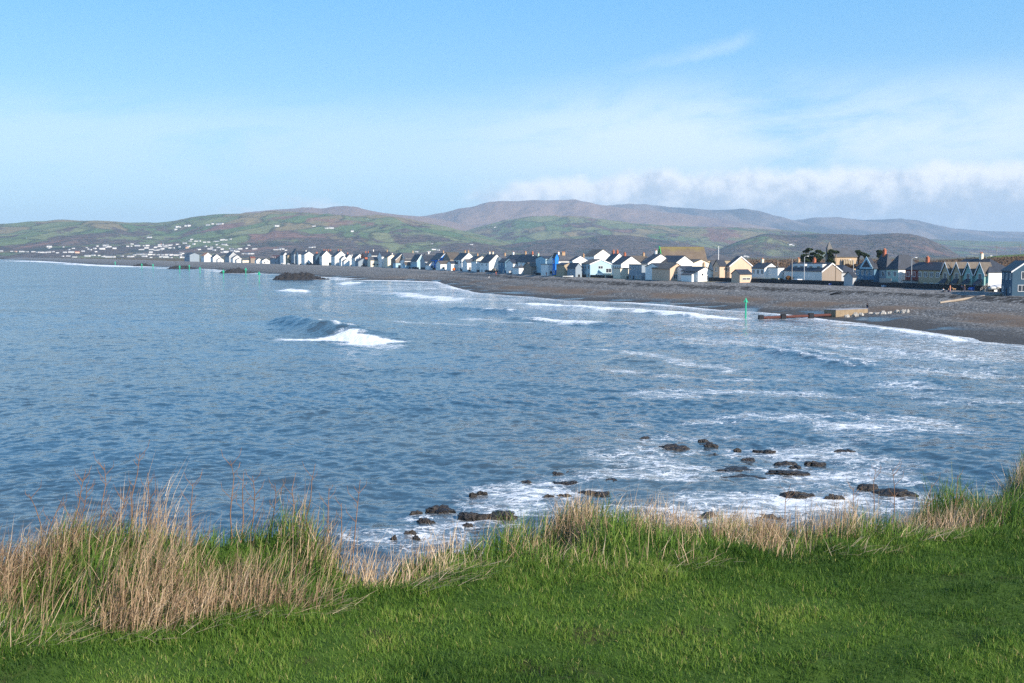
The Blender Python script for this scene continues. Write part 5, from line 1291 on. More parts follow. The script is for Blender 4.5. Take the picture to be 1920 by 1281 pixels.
# ------------------------------------------------------------ breakwaters of heaped stone
for i, (l, r, yb, yt, dep_, lab) in enumerate(((502, 624, 525, 514, 22, 'largest dark stone breakwater, nearest of the four in the water'), (404, 478, 512.5, 505, 22, 'stone breakwater with surf at its left end, second nearest'),
                                             (306, 373, 504.5, 499.8, 22, 'low stone breakwater third along the shore'), (244, 286, 499.6, 495.2, 22, 'farthest small stone breakwater'))):
    xm, ym = on_z((l + r) / 2, yb, 0)
    Lm = (r - l) / F * ym; ht = Z_at(yt, ym + dep_ * .45)
    A, B = np.meshgrid(np.linspace(-1, 1, 110), np.linspace(-1, 1, 60), indexing='ij')
    ridge = np.clip(1 - np.abs(A * 1.02 + .12 * (fbm(B * 3, A * 2, 2, i) - .5)) ** 3.5, 0, 1) * np.clip(1 - np.abs(B) ** 1.8, 0, 1)
    ridge *= np.interp(A, [-1, -.25, .2, .45, 1], [.9, 1, .9, .5, .42])
    ridge *= .62 + .76 * fbm(A * 4 + i * 7, B * 2, 3, 90 + i)
    bx, by = A * Lm / 2, B * dep_ / 2
    wd, wv = worley(bx / 1.5, by / 1.5, 5 + i)
    zz = -1.0 + (ht + 1.2) * ridge + (wv * 2.0 - .8) * (1 - wd * .9) * np.clip(ridge * 3, 0, 1)
    me = np_mesh('breakwater', np.stack([bx, by, zz], -1).reshape(-1, 3), grid_quads(110, 60))
    o = link_mesh('breakwater', me, M_armour, None, (xm, ym + dep_ * .42, 0), math.radians(8))
    tag(o, lab, 'breakwater', 'stone breakwaters along the shore')

# ------------------------------------------------------------ green marker posts
def marker(px, pyb, pyt, label, big=False):
    x_, y_ = on_z(px, pyb, 0); zt = Z_at(pyt, y_)
    root = empty('marker_post', (x_, y_, 0), 0, label, 'marker post', 'green marker posts in the water')
    k = max(1.0, y_ / 480)
    hc = (8.5 / F * y_) if big else min(zt * .34, 2.0 * k)
    b = MB(); b.tube([(0, 0, -2), (0, 0, zt - hc + .05)], .17 * k, 8); b.build('pole', M_green, root)
    c = MB(); w = hc * .52
    c.prism([(-w, -.1 * k, zt - hc), (w, -.1 * k, zt - hc), (0, -.1 * k, zt)], (0, .2 * k, 0)); c.prism([(-.1 * k, -w, zt - hc - .01), (-.1 * k, w, zt - hc - .01), (-.1 * k, 0, zt - .01)], (.2 * k, 0, 0))
    c.build('topmark', M_green, root)
marker(1398, 598, 558.5, 'green marker post with a triangle top near the rusty pipe', True)
for a in ((486, 528, 509, 'green marker post left of the largest breakwater'), (461, 516.5, 502, 'green marker post beside the second breakwater on its right'), (419, 521, 505.5, 'green marker post in front of the second breakwater'),
          (375, 512, 500.5, 'green marker post between the second and third breakwaters'), (355, 507, 496.5, 'green marker post over the right part of the third breakwater'), (337, 510, 497.5, 'green marker post before the middle of the third breakwater'),
          (287, 505, 494.5, 'faint dark green post right of the farthest breakwater'), (266, 504, 494, 'faint dark green post before the farthest breakwater'), (216, 497.5, 490.5, 'farthest green marker post beside white surf')):
    marker(*a)

# ------------------------------------------------------------ outfall: block, pipe, stones, timber
a0 = land_hit(1567, 595); a1 = land_hit(1627, 586.5)
dx_, dy_ = a1[0] - a0[0], a1[1] - a0[1]; ln_ = math.hypot(dx_, dy_); an_ = math.atan2(dy_, dx_)
zt_ = Z_at(581, a0[1])
b = MB(); hb = zt_ - a0[2]
b.box(0, ln_, 0, 3.2, -1.5, hb - .12); b.cur = 1; b.box(-.06, ln_ + .05, -.06, 3.26, hb - .117, hb)
o = b.build('outfall_block', [M_concrete, plain('pale_concrete_cap', (.26, .26, .28), .8, .2)])
o.location = a0; o.rotation_euler = (0, 0, an_)
tag(o, 'long weathered concrete outfall block on the beach', 'outfall')
pa = (*on_z(1424, 598.5, 0), .25); pb = Vector(a0) + Vector((math.cos(an_), math.sin(an_), 0)) * -.05 + Vector((-math.sin(an_), math.cos(an_), 0)) * 1.4 + Vector((0, 0, .45))
root = empty('outfall_pipe', pa, 0, 'rusty red outfall pipe running from the concrete block into the sea', 'pipe')
dv = pb - Vector(pa)
b = MB(); b.tube([(0, 0, 0), tuple(dv * .5), tuple(dv)], .33, 12); b.build('pipe', M_rust, root)
for f in (.02, .33, .36 + .36):
    q = dv * f; b = MB()
    b.tube([tuple(q - dv.normalized() * .4), tuple(q + dv.normalized() * .4)], .56, 10)
    b.box(q.x - .5, q.x + .5, q.y - .75, q.y - .5, q.z - 1.2, q.z + .62); b.box(q.x - .5, q.x + .5, q.y + .5, q.y + .75, q.z - 1.2, q.z + .62)
    b.build('clamp', M_dark, root)
BO = [(1588, 595, 9, 6, 'pale boulder against the left of the concrete block'), (1604, 593.5, 11, 9, 'tallest pale boulder before the concrete block'), (1615, 592, 9, 6, 'flat pale boulder at the right end of the concrete block'),
      (1632, 588, 9, 4, 'dark edged boulder just past the concrete block'), (1645, 589, 14, 4, 'long pale slab right of the concrete block'), (1657, 589, 12, 7, 'pale boulder in the middle of the stone row'), (1668, 588, 10, 6, 'whitish boulder in the stone row'),
      (1682, 587, 9, 6, 'small grey boulder in the stone row'), (1694, 587, 12, 8, 'largest grey boulder near the end of the stone row'), (1702, 586.5, 8, 6, 'last boulder at the right end of the stone row')]
for i, (px, py, w_, h_, lab) in enumerate(BO):
    x_, y_, z_ = land_hit(px, py)
    rock('boulder', (x_, y_, z_), w_ / F * y_ * .62, w_ / F * y_ * .5, h_ / F * y_ * .95, 120 + i, M_pale_rock, lab, 'boulder', 'pale boulders by the outfall', sub=3)
p0 = Vector(land_hit(1762, 569)); p1 = Vector(land_hit(1878, 554.5))
b = MB(); d_ = (p1 - p0); nrm = Vector((-d_.y, d_.x, 0)).normalized() * .22
pp = [p0 + Vector((0, 0, .1)), p0 + d_ * .6 + Vector((0, 0, .35)), p1 + Vector((0, 0, .2))]
b.tube([tuple(q) for q in pp], .30, 8)
tag(b.build('timber_groyne', plain('bleached_timber', (.32, .26, .20), .85, .2)), 'long bleached timber beam lying up the shingle at right', 'beam')
p0 = Vector(land_hit(1556, 554)); p1 = Vector(land_hit(1577, 551.5))
b = MB(); b.tube([tuple(p0 + Vector((0, 0, .2))), tuple((p0 + p1) / 2 + Vector((0, 0, .38))), tuple(p1 + Vector((0, 0, .25)))], [.16, .26, .12], 8); b.tube([tuple((p0 + p1) / 2 + Vector((0, 0, .4))), tuple((p0 + p1) / 2 + Vector((1.2, .3, 1.1)))], [.12, .05], 6)
tag(b.build('driftwood_log', M_dark), 'dark driftwood log on the strand line', 'driftwood')

# ------------------------------------------------------------ sea wall, garden walls, fences
def crest_wall(name, pxs, top, thick, mat, label, cat, n_off=.6, group=None, base=3.6):
    pts = []
    for px in pxs:
        Y = crest_Y(px); x_ = X_at(px, Y, 4.8); q, n = qn_of(x_, Y); pts.append(q)
    b = MB(); qs_ = np.array(pts)
    V = []
    for q in qs_:
        n = float(Cn(q)) + n_off
        for dn, zz in ((0, base), (0, top), (thick, top), (thick, base)):
            x_, y_ = xy_of(q, n + dn); V.append((float(x_), float(y_), zz))
    fs = []
    for i in range(len(qs_) - 1):
        for k in range(4): fs.append((i * 4 + k, i * 4 + (k + 1) % 4, (i + 1) * 4 + (k + 1) % 4, (i + 1) * 4 + k))
    fs += [(0, 1, 2, 3), tuple(len(V) - 4 + k for k in range(4))]
    b.add(V, fs); o = b.build(name, mat); return tag(o, label, cat, group)
M_wall = plain('dark_sea_wall', (.028, .030, .036), .9, .35, .6)
crest_wall('sea_wall', np.linspace(1858, 1214, 40), 6.2, .5, M_wall, 'long dark sea wall below the houses on the right half of the street', 'sea wall')
crest_wall('sea_wall', np.linspace(1212, 1150, 8), 5.7, .5, M_wall, 'low dark wall under the largest white gable and the glazed sea front', 'sea wall')
for k_, (l, r) in enumerate(((905, 955), (974, 1000), (1003, 1048), (1052, 1062), (1072, 1098), (1102, 1132), (1134, 1149), (745, 768), (772, 784), (790, 803), (808, 828), (862, 880), (884, 900), (655, 690), (560, 598))):
    crest_wall('garden_wall', np.linspace(r, l, 5), 5.9, .35, M_wall, 'low dark garden wall on top of the shingle crest', 'garden wall', random.uniform(-.6, 1.2), 'low dark garden walls along the crest')
GW = [(1236, 1258, 6.6, WALL['white'], 'white garden wall behind the dark sea wall'), (1104, 1117, 6.6, WALL['white'], 'white garden wall below the light blue gable, left half'), (1119, 1132, 6.6, WALL['cream'], 'cream garden wall below the light blue gable'),
      (1163, 1180, 6.9, WALL['cream'], 'pale garden wall before the cream porch'), (1182, 1194, 6.4, WALL['bluegrey'], 'blue grey boarded wall under the tall panes'), (610, 634, 7.4, M_wood, 'long tan timber fence below the broad white gable'), (764, 777, 6.9, M_wood, 'tan buttressed garden wall below the brown gable'),
      (786, 800, 6.7, WALL['tan'], 'tan garden wall below the light blue gable house in mid village'), (1050, 1062, 6.8, M_wood, 'timber fence beside the white rowing boat'), (900, 918, 6.8, WALL['tan'], 'tan heap walled garden below the plain white house'), (930, 950, 7.0, M_greywood, 'grey timber garden fence below the small blue house'),
      (655, 668, 6.6, WALL['white'], 'white garden wall below the dark roofed shed'), (826, 843, 6.6, WALL['white'], 'white garden wall below the bright blue gable'), (1366, 1440, 6.5, WALL['cream'], 'long low cream wall above the sea wall by the peach house')]
for (l, r, top, m, lab) in GW:
    crest_wall('garden_wall', np.linspace(r, l, 4), top, .3, m, lab, 'garden wall', 3.0 if l != 1366 else 4.0)
root = empty('palisade_fence', (*xy_of(float(qn_of(X_at(1880, crest_Y(1880), 4.8), crest_Y(1880))[0]), 0), 0), 0, 'dark timber palisade fence at the right edge of the beach', 'fence')
root.location = (0, 0, 0)
q0 = float(qn_of(X_at(1873, crest_Y(1873), 4.8), crest_Y(1873))[0])
for i in range(26):
    q = q0 - i * .62; x_, y_ = xy_of(q, float(Cn(q)) - .2); hh = random.uniform(5.7, 6.2)
    b = MB(); b.box(x_ - .24, x_ + .24, y_ - .09, y_ + .09, 4.2, hh); b.build('post', M_greywood if i % 5 == 0 else M_dark, root)
# steps over the wall
x_, y_ = X_at(1850, crest_Y(1850), 5), crest_Y(1850)
root = empty('beach_steps', (x_, y_, 4.7), STREET, 'timber steps with pale handrails over the sea wall', 'steps')
for i in range(6):
    b = MB(); b.box(-1.6 + i * .35, -1.25 + i * .35, -1.2, .2, -.4, .18 + i * .2); b.build('step', M_greywood, root)
for yy in (-1.25, .25):
    b = MB()
    for hh in (.75, 1.15): b.tube([(-1.9, yy, hh - .4), (.6, yy, hh + 1.0)], .06, 6)
    for i in range(4): b.tube([(-1.8 + i * .75, yy, -.4), (-1.8 + i * .75, yy, .75 + i * .42)], .06, 6)
    b.build('handrail', M_greywood, root)

# ------------------------------------------------------------ lamps, poles, signs
def pole_thing(px, pyt, pyb, off, name, label, cat, rad=.10, mat=None, arm=0, lamp=False, cross=False, group=None, Y=None):
    Yb = (crest_Y(px) + off) if Y is None else Y
    zb_ = Z_at(pyb, Yb) if Y is None else Z_at(pyb, Yb)
    zb_ = min(zb_, 4.0) if Y is None else zb_
    zt = Z_at(pyt, Yb) - zb_
    root = empty(name, (X_at(px, Yb, zb_ + zt * .5), Yb, zb_), 0, label, cat, group)
    b = MB(); b.tube([(0, 0, -.3), (0, 0, zt * .5), (0, 0, zt)], [rad * 1.2, rad, rad * .8], 8); b.build('pole', mat or M_metal, root)
    if lamp:
        b = MB(); b.tube([(0, 0, zt - .05), (arm * .5, 0, zt + .22), (arm, 0, zt + .25)], rad * .55, 6); a = b.build('arm', mat or M_metal, root)
        b = MB(); b.box(arm - .45 if arm < 0 else arm - .1, arm + .1 if arm < 0 else arm + .45, -.14, .14, zt + .2, zt + .36); b.build('lamp_head', M_white, root)
    if cross:
        b = MB(); b.box(-.9, .9, -.07, .07, zt - .75, zt - .6); b.box(-.9, .9, -.07, .07, zt - 1.6, zt - 1.45); b.build('crossarm', M_dark, root)
    return root
G1, G2 = 'street lamps along the sea front', 'poles along the sea front'
pole_thing(1709, 485, 534, 2.5, 'street_lamp', 'grey street lamp before the red brick front', 'street lamp', .10, None, 1.0, True, group=G1)
pole_thing(1508, 482, 528, 2.5, 'street_lamp', 'grey street lamp before the white terrace', 'street lamp', .12, None, .9, True, group=G1)
pole_thing(1600, 489, 530, 2.5, 'street_lamp', 'grey street lamp carrying the warning sign beside the grey shed', 'street lamp', .10, None, -.9, True, group=G1)
pole_thing(1848, 482, 528, 14, 'street_lamp', 'tall blue grey street lamp before the gablet terrace', 'street lamp', .10, WALL['bluegrey'], 1.1, True, group=G1)
pole_thing(1783, 493, 538, 2.5, 'utility_pole', 'thick wooden pole with a white cap before the tan house', 'pole', .17, M_wood, group=G2)
pole_thing(1819, 500, 539, 2.5, 'white_post', 'tall white post left of the blue van', 'post', .13, M_white, group=G2)
pole_thing(1845.5, 501, 527, 2.5, 'white_post', 'white post standing behind the blue van', 'post', .12, M_white, group=G2)
pole_thing(1900, 499, 540, 2.0, 'white_post', 'white post with a reddish top before the dark blue house', 'post', .12, M_white, group=G2)
pole_thing(1485, 485, 526, 2.5, 'utility_pole', 'pale bare pole at the left end of the white terrace', 'pole', .13, M_greywood, group=G2)
pole_thing(1567, 478, 529, 3, 'utility_pole', 'tall wooden pole before the pebble dashed gable end', 'pole', .15, M_wood, group=G2)
pole_thing(1458, 488, 520, 30, 'utility_pole', 'faint grey pole behind the two window house', 'pole', .10, M_greywood, group=G2)
pole_thing(1347, 461, 495, 40, 'flagpole', 'white flagpole behind the peach wing', 'flagpole', .12, M_white)
pole_thing(1869, 460.5, 478.5, 0, 'power_pole', 'power pole with crossarms on the green ridge, left one', 'power pole', .22, M_greywood, cross=True, group='power poles on the ridge', Y=890)
pole_thing(1913, 458.5, 474.5, 0, 'power_pole', 'power pole with crossarms on the green ridge near the right edge', 'power pole', .22, M_greywood, cross=True, group='power poles on the ridge', Y=890)
for k_, (px, l_) in enumerate(((508, 'left'), (510.5, 'second'), (513, 'third'), (516, 'right'))):
    pole_thing(px, 481, 494, 2, 'grey_post', 'tall grey post in the row of four beside the broad low white house', 'post', .35, M_metal, group='row of four grey posts')
Ys = crest_Y(1600) + 2.2; zs = Z_at(521, Ys)
root = empty('warning_sign', (X_at(1600, Ys, zs), Ys, zs), 0, 'red edged triangular warning sign on the street lamp', 'sign')
b = MB(); b.prism([(-.62, -.2, -.5), (.62, -.2, -.5), (0, -.2, .58)], (0, .05, 0)); b.build('border', plain('sign_red', (.55, .04, .03), .5, .05), root)
b = MB(); b.prism([(-.38, -.23, -.38), (.38, -.23, -.38), (0, -.23, .28)], (0, .027, 0)); b.build('face', M_white, root)
b = MB(); b.box(-.35, .35, -.2, -.15, -1.15, -.62); b.build('plate', M_white, root)

# ------------------------------------------------------------ vehicles and boats
def vehicle(loc, yaw, L, Wd, Hh, van, col, label, cat, name):
    root = empty(name, loc, yaw, label, cat)
    M_body = plain('car_paint_' + col[0], col[1], .25, .04, spec=.6)
    if van: prof = [(-L / 2, .35), (L / 2 - .1, .35), (L / 2, .9), (L / 2 - .25, 1.15), (L / 2 - 1.0, 1.35), (L / 2 - 1.75, Hh - .1), (L / 2 - 2.2, Hh), (-L / 2 + .15, Hh), (-L / 2, Hh - .2)]
    else: prof = [(-L / 2, .35), (L / 2, .35), (L / 2 - .03, .75), (L / 2 - .25, .9), (L / 2 - 1.2, 1.0), (L / 2 - 1.9, Hh - .03), (-L / 2 + .9, Hh), (-L / 2 + .2, 1.0), (-L / 2, .9)]
    b = MB(); b.prism([(x, -Wd / 2, z) for x, z in prof], (0, Wd, 0)); body = b.build('body', M_body, root)
    mb = body.modifiers.new('soft edges', 'BEVEL'); mb.width = .07; mb.segments = 2; mb.limit_method = 'ANGLE'
    for sy in (-1, 1):
        y0 = sy * (Wd / 2 + .012)
        if van: gl = [(L / 2 - 1.25, 1.35), (L / 2 - 1.9, Hh - .25), (L / 2 - 2.7, Hh - .25), (L / 2 - 2.7, 1.35)]
        else: gl = [(L / 2 - 1.4, 1.0), (L / 2 - 2.0, Hh - .12), (-L / 2 + 1.0, Hh - .1), (-L / 2 + .5, 1.0)]
        b = MB(); b.prism([(x, y0, z) for x, z in gl], (0, -sy * .03, 0)); b.build('side_window', M_glass, root)
        for xw in (L / 2 - .95, -L / 2 + .95):
            b = MB(); b.tube([(xw, sy * (Wd / 2 - .2), .34), (xw, sy * (Wd / 2 + .03), .34)], .34, 14); wh = b.build('wheel', M_black, root)
            b = MB(); b.tube([(xw, sy * (Wd / 2 + .032), .34), (xw, sy * (Wd / 2 + .05), .34)], .19, 10); b.build('rim', M_metal, wh)
        b = MB(); b.box(L / 2 - .12, L / 2 + .02, sy * Wd * .38 - .15, sy * Wd * .38 + .15, .68, .84); b.build('headlight', M_white, root)
    return root
def at_front(px, off, zz=4.25):
    Y = crest_Y(px) + off; return (X_at(px, Y, zz), Y, zz)
vehicle(at_front(1839, 4, 4.5), math.pi + STREET * .25, 6.0, 2.0, 2.45, True, ('blue', (.03, .13, .50)), 'blue high roofed van parked behind the sea wall', 'van', 'van')
vehicle(at_front(1491.5, 4, 4.3), math.pi / 2 + STREET, 4.6, 1.9, 2.1, True, ('white', (.75, .76, .78)), 'white van end on before the white terrace', 'van', 'van')
vehicle(at_front(1567, 3.2, 4.5), math.pi * .97, 4.3, 1.8, 1.45, False, ('royal', (.02, .10, .42)), 'bright blue car behind the sea wall under the pebble dashed gable', 'car', 'car')
vehicle(at_front(1668, 3.2, 4.5), math.pi * 1.05, 4.3, 1.8, 1.5, False, ('bluegrey', (.16, .24, .34)), 'blue grey car behind the wall before the balcony houses', 'car', 'car')
vehicle(at_front(530, 1, 4.6), .4, 4.5, 1.8, 1.6, False, ('white', (.75, .76, .78)), 'white car parked left of the tan hall', 'car', 'car')
vehicle(at_front(543, 0, 4.6), .4, 4.5, 1.8, 1.6, False, ('silver', (.55, .58, .62)), 'silver car in front of the tan hall', 'car', 'car')
vehicle(at_front(550, 0, 4.6), .4, 4.5, 1.8, 1.6, False, ('black', (.03, .035, .04)), 'dark car right of the silver one by the tan hall', 'car', 'car')
def boat(loc, yaw, L, Wd, Hh, mat, label, deck=None, upturned=False, name='boat'):
    root = empty(name, loc, yaw, label, 'boat')
    n = 15; V = []; fs = []
    for i in range(n):
        a = i / (n - 1); x = (a - .5) * L; hw = Wd / 2 * math.sin(math.pi * min(a * .62 + .38, 1)) ** .7 if a < .99 else .02; sh = Hh * (1 + .35 * a * a)
        for (f, zz) in ((-1, sh), (-.8, sh * .4), (0, 0.12 * a), (.8, sh * .4), (1, sh)): V.append((x, f * hw, zz))
    for i in range(n - 1):
        for k in range(4): fs.append((i * 5 + k, i * 5 + k + 1, (i + 1) * 5 + k + 1, (i + 1) * 5 + k))
    fs.append((0, 1, 2, 3, 4))
    b = MB(); b.add(V, fs)
    hull = b.build('hull', mat, root, smooth=True); sd = hull.modifiers.new('thickness', 'SOLIDIFY'); sd.thickness = .05
    if deck:
        V2 = []
        for i in range(n):
            v = V[i * 5]; w2 = V[i * 5 + 4]; zc = v[2] + .35 * math.sin(math.pi * i / (n - 1)) + .1
            V2 += [(v[0], v[1] * 1.02, v[2] + .05), (v[0], 0, zc + .25), (w2[0], w2[1] * 1.02, w2[2] + .05)]
        f2 = []
        for i in range(n - 1):
            for k in range(2): f2.append((i * 3 + k, i * 3 + k + 1, (i + 1) * 3 + k + 1, (i + 1) * 3 + k))
        b = MB(); b.add(V2, f2); b.build('cover', deck, root, smooth=True)
    else:
        for f in (-.2, .15):
            b = MB(); b.box(f * L - .12, f * L + .12, -Wd * .42, Wd * .42, Hh * .75, Hh * .8); b.build('thwart', M_wood, root)
    return root
x_, y_, z_ = at_front(1871, 1.5, 5.2)
boat((x_, y_, z_), math.pi * .04, 4.6, 1.7, .7, WALL['offwhite'], 'boat under a silvery cover on the ramp beside the blue van', plain('silver_cover', (.52, .52, .53), .4, .1))
x_, y_, z_ = land_hit(1065, 520.5)
boat((x_, y_, z_), -.35, 4.4, 1.5, .55, WALL['white'], 'white rowing boat lying on the shingle crest')
x_, y_, z_ = at_front(964, -1.5, 4.9)
boat((x_, y_, z_), .2, 5.6, 1.9, 1.0, WALL['white'], 'larger white boat drawn up below the low hipped bungalow', M_greywood)
x_, y_, z_ = at_front(1043, -.5, 4.9)
boat((x_, y_, z_), .5, 2.6, .9, .4, plain('yellow_plastic', (.75, .60, .03), .5, .05), 'small yellow boat by the tall bright blue house', name='boat')
x_, y_, z_ = at_front(851, 0, 5.2)
b = MB(); b.tube([(0, 0, -.9), (0, 0, -.6), (0, 0, 0), (0, 0, .6), (0, 0, .9)], [.25, .8, 1.05, .8, .2], 14); o = b.build('buoy', plain('orange_plastic', (.75, .17, .03), .5, .05), None, True); o.location = (x_, y_, z_ + .5)
tag(o, 'orange buoy on the garden wall below the white cottages', 'buoy')

# ------------------------------------------------------------ people and a dog on the beach
SKIN = plain('skin', (.48, .28, .20), .6, .05)
def skinned(name, joints, edges, mat, parent, sub=2):
    me = bpy.data.meshes.new(name)
    me.from_pydata([j[:3] for j in joints], edges, [])
    o = link_mesh(name, me, mat, parent)
    sk = o.modifiers.new('skin', 'SKIN'); sk.use_smooth_shade = True
    ly = me.skin_vertices[0] if me.skin_vertices else None
    if ly is None:
        bm = bmesh.new(); bm.from_mesh(me); bm.verts.layers.skin.verify(); bm.to_mesh(me); bm.free(); ly = me.skin_vertices[0]
    for v, j in zip(ly.data, joints):
        v.radius = (j[3], j[4] if len(j) > 4 else j[3])
    ly.data[0].use_root = True
    ss = o.modifiers.new('round', 'SUBSURF'); ss.levels = ss.render_levels = sub
    return o
def person(loc, rz, pose, top, legs, hair, label, h=1.72):
    root = empty('person', loc, rz, label, 'person', 'people on the beach')
    k = h / 1.72
    if pose == 'stand': hip, kn, an, dz = [(s * .10, 0, .90) for s in (-1, 1)], [(s * .11, -.02, .48) for s in (-1, 1)], [(s * .11, .02, .07) for s in (-1, 1)], 0
    elif pose == 'walk': hip, kn, an, dz = [(-.09, 0, .90), (.09, 0, .90)], [(-.10, -.16, .50), (.10, .06, .48)], [(-.10, -.24, .07), (.10, .32, .10)], 0
    else: hip, kn, an, dz = [(s * .10, -.05, .14) for s in (-1, 1)], [(s * .15, -.42, .46) for s in (-1, 1)], [(s * .13, -.68, .07) for s in (-1, 1)], -.78
    P = (0, 0, .95 + dz); sp, chs, nk = (0, -.02, 1.14 + dz), (0, 0 if pose != 'sit' else -.06, 1.34 + dz), (0, -.01 if pose != 'sit' else -.1, 1.49 + dz)
    hd = (0, nk[1] - .03, 1.60 + dz); tp = (0, nk[1] - .02, 1.68 + dz)
    sh = [(s * .19, chs[1], 1.40 + dz) for s in (-1, 1)]
    if pose == 'sit': el, ha = [(s * .27, -.22, .40) for s in (-1, 1)], [(s * .16, -.42, .50) for s in (-1, 1)]
    else: el, ha = [(s * .25, .04, 1.12) for s in (-1, 1)], [(s * .24, -.10, .88) for s in (-1, 1)]
    J = [(*P, .13, .10), (*sp, .12, .09), (*chs, .15, .10), (*nk, .055), (*hd, .095), (*tp, .07)]
    E = [(0, 1), (1, 2), (2, 3), (3, 4), (4, 5)]
    for s in (0, 1):
        b = len(J); J += [(*sh[s], .06), (*el[s], .045), (*ha[s], .036)]; E += [(2, b), (b, b + 1), (b + 1, b + 2)]
        tx = ha[s][0]
        b2 = len(J); J += [(tx, ha[s][1] - .05, ha[s][2] - .07, .022)]; E += [(b + 2, b2)]
        b = len(J); ft = (an[s][0], an[s][1] - .16, max(an[s][2] - .035, .035))
        J += [(*hip[s], .085), (*kn[s], .058), (*an[s], .042), (*ft, .035)]; E += [(0, b), (b, b + 1), (b + 1, b + 2), (b + 2, b + 3)]
    J = [tuple(c * k for c in j) for j in J]
    skinned('body', J, E, SKIN, root)
    JJ = [(*sp, .145, .115), (*chs, .175, .125), (nk[0], nk[1], nk[2] - .03, .075), (*P, .15, .12)]; EE = [(0, 1), (1, 2), (0, 3)]
    for s in (0, 1):
        b = len(JJ); JJ += [(*sh[s], .078), (*el[s], .062), (ha[s][0], ha[s][1], ha[s][2], .052)]; EE += [(1, b), (b, b + 1), (b + 1, b + 2)]
    skinned('jacket', [tuple(c * k for c in j) for j in JJ], EE, top, root)
    JJ = [(P[0], P[1], P[2] - .05, .135, .11)]; EE = []
    for s in (0, 1):
        b = len(JJ); JJ += [(*hip[s], .10), (*kn[s], .074), (an[s][0], an[s][1], an[s][2] + .04, .06)]; EE += [(0, b), (b, b + 1), (b + 1, b + 2)]
    skinned('trousers', [tuple(c * k for c in j) for j in JJ], EE, legs, root)
    skinned('hair', [(hd[0] * k, (hd[1] + .025) * k, (hd[2] + .02) * k, .105 * k), (tp[0] * k, (tp[1] + .02) * k, (tp[2] + .02) * k, .085 * k), (hd[0] * k, (hd[1] + .06) * k, (hd[2] - .05) * k, .06 * k)], [(0, 1), (0, 2)], hair, root, 1)
    return root
CL = {k: plain('cloth_' + k, v, .85, .1) for k, v in dict(black=(.02, .02, .024), white=(.72, .72, .74), navy=(.03, .05, .12), orange=(.60, .20, .08), pink=(.58, .30, .27), blue=(.10, .22, .50), grey=(.2, .2, .22), red=(.5, .06, .05)).items()}
HR = plain('dark_hair', (.05, .03, .02), .7, .2); HB = plain('fair_hair', (.45, .30, .14), .7, .2)
def bp_(px, py): return land_hit(px, py)
person(bp_(1768, 547.5), .5, 'sit', CL['white'], CL['black'], HR, 'person in a white top sitting on the shingle')
person(bp_(1778, 548), .2, 'sit', CL['black'], CL['navy'], HB, 'person in black sitting beside the standing one in orange')
person(bp_(1781.5, 547), .9, 'stand', CL['orange'], CL['pink'], HR, 'person in orange and pink standing between the sitters and the dog', 1.75)
person(bp_(1803, 547), 2.6, 'stand', CL['navy'], CL['black'], HR, 'person in dark clothes standing left of the one in pink trousers', 1.75)
person(bp_(1808.5, 547), 2.9, 'walk', CL['black'], CL['pink'], HB, 'person in a black jacket and pink trousers walking', 1.75)
x_, y_, z_ = a1; person((x_ + .2, y_ + 1.0, max(z_, Z_at(583.5, y_ + 1))), 2.2, 'stand', CL['black'], CL['navy'], HR, 'person in black standing by the end of the concrete block', 1.75)
person(bp_(917, 522), -1.2, 'walk', CL['black'], CL['white'], HR, 'person in a dark top and white trousers far down the beach', 1.8)
person(bp_(930, 516), 1.2, 'walk', CL['orange'], CL['red'], HR, 'person in orange far off near the shingle crest', 1.8)
person(bp_(1024.5, 518), .4, 'stand', CL['orange'], CL['red'], HR, 'person in bright orange below the pale blue box house', 1.8)
x_, y_, z_ = bp_(1789, 545.5)
root = empty('dog', (x_, y_, z_), .3, 'tan dog standing beside the people on the shingle', 'dog')
skinned('body', [(.32, 0, .50, .10, .12), (0, 0, .48, .12, .14), (-.32, 0, .50, .15, .17), (-.50, 0, .66, .09), (-.60, 0, .78, .085), (-.74, 0, .75, .045), (.45, 0, .58, .035), (.62, 0, .70, .02),
                 (-.36, .11, .30, .055), (-.34, .11, .16, .035), (-.38, .11, .03, .035), (-.36, -.11, .30, .055), (-.30, -.11, .16, .035), (-.34, -.11, .03, .035),
                 (.30, .11, .34, .075), (.26, .11, .25, .05), (.40, .11, .17, .032), (.36, .11, .03, .034), (.30, -.11, .34, .075), (.24, -.11, .25, .05), (.38, -.11, .17, .032), (.34, -.11, .03, .034), (-.56, .06, .88, .025), (-.56, -.06, .88, .025)],
        [(1, 0), (1, 2), (2, 3), (3, 4), (4, 5), (0, 6), (6, 7), (2, 8), (8, 9), (9, 10), (2, 11), (11, 12), (12, 13), (0, 14), (14, 15), (15, 16), (16, 17), (0, 18), (18, 19), (19, 20), (20, 21), (4, 22), (4, 23)], plain('tan_fur', (.33, .20, .10), .85, .2), root)

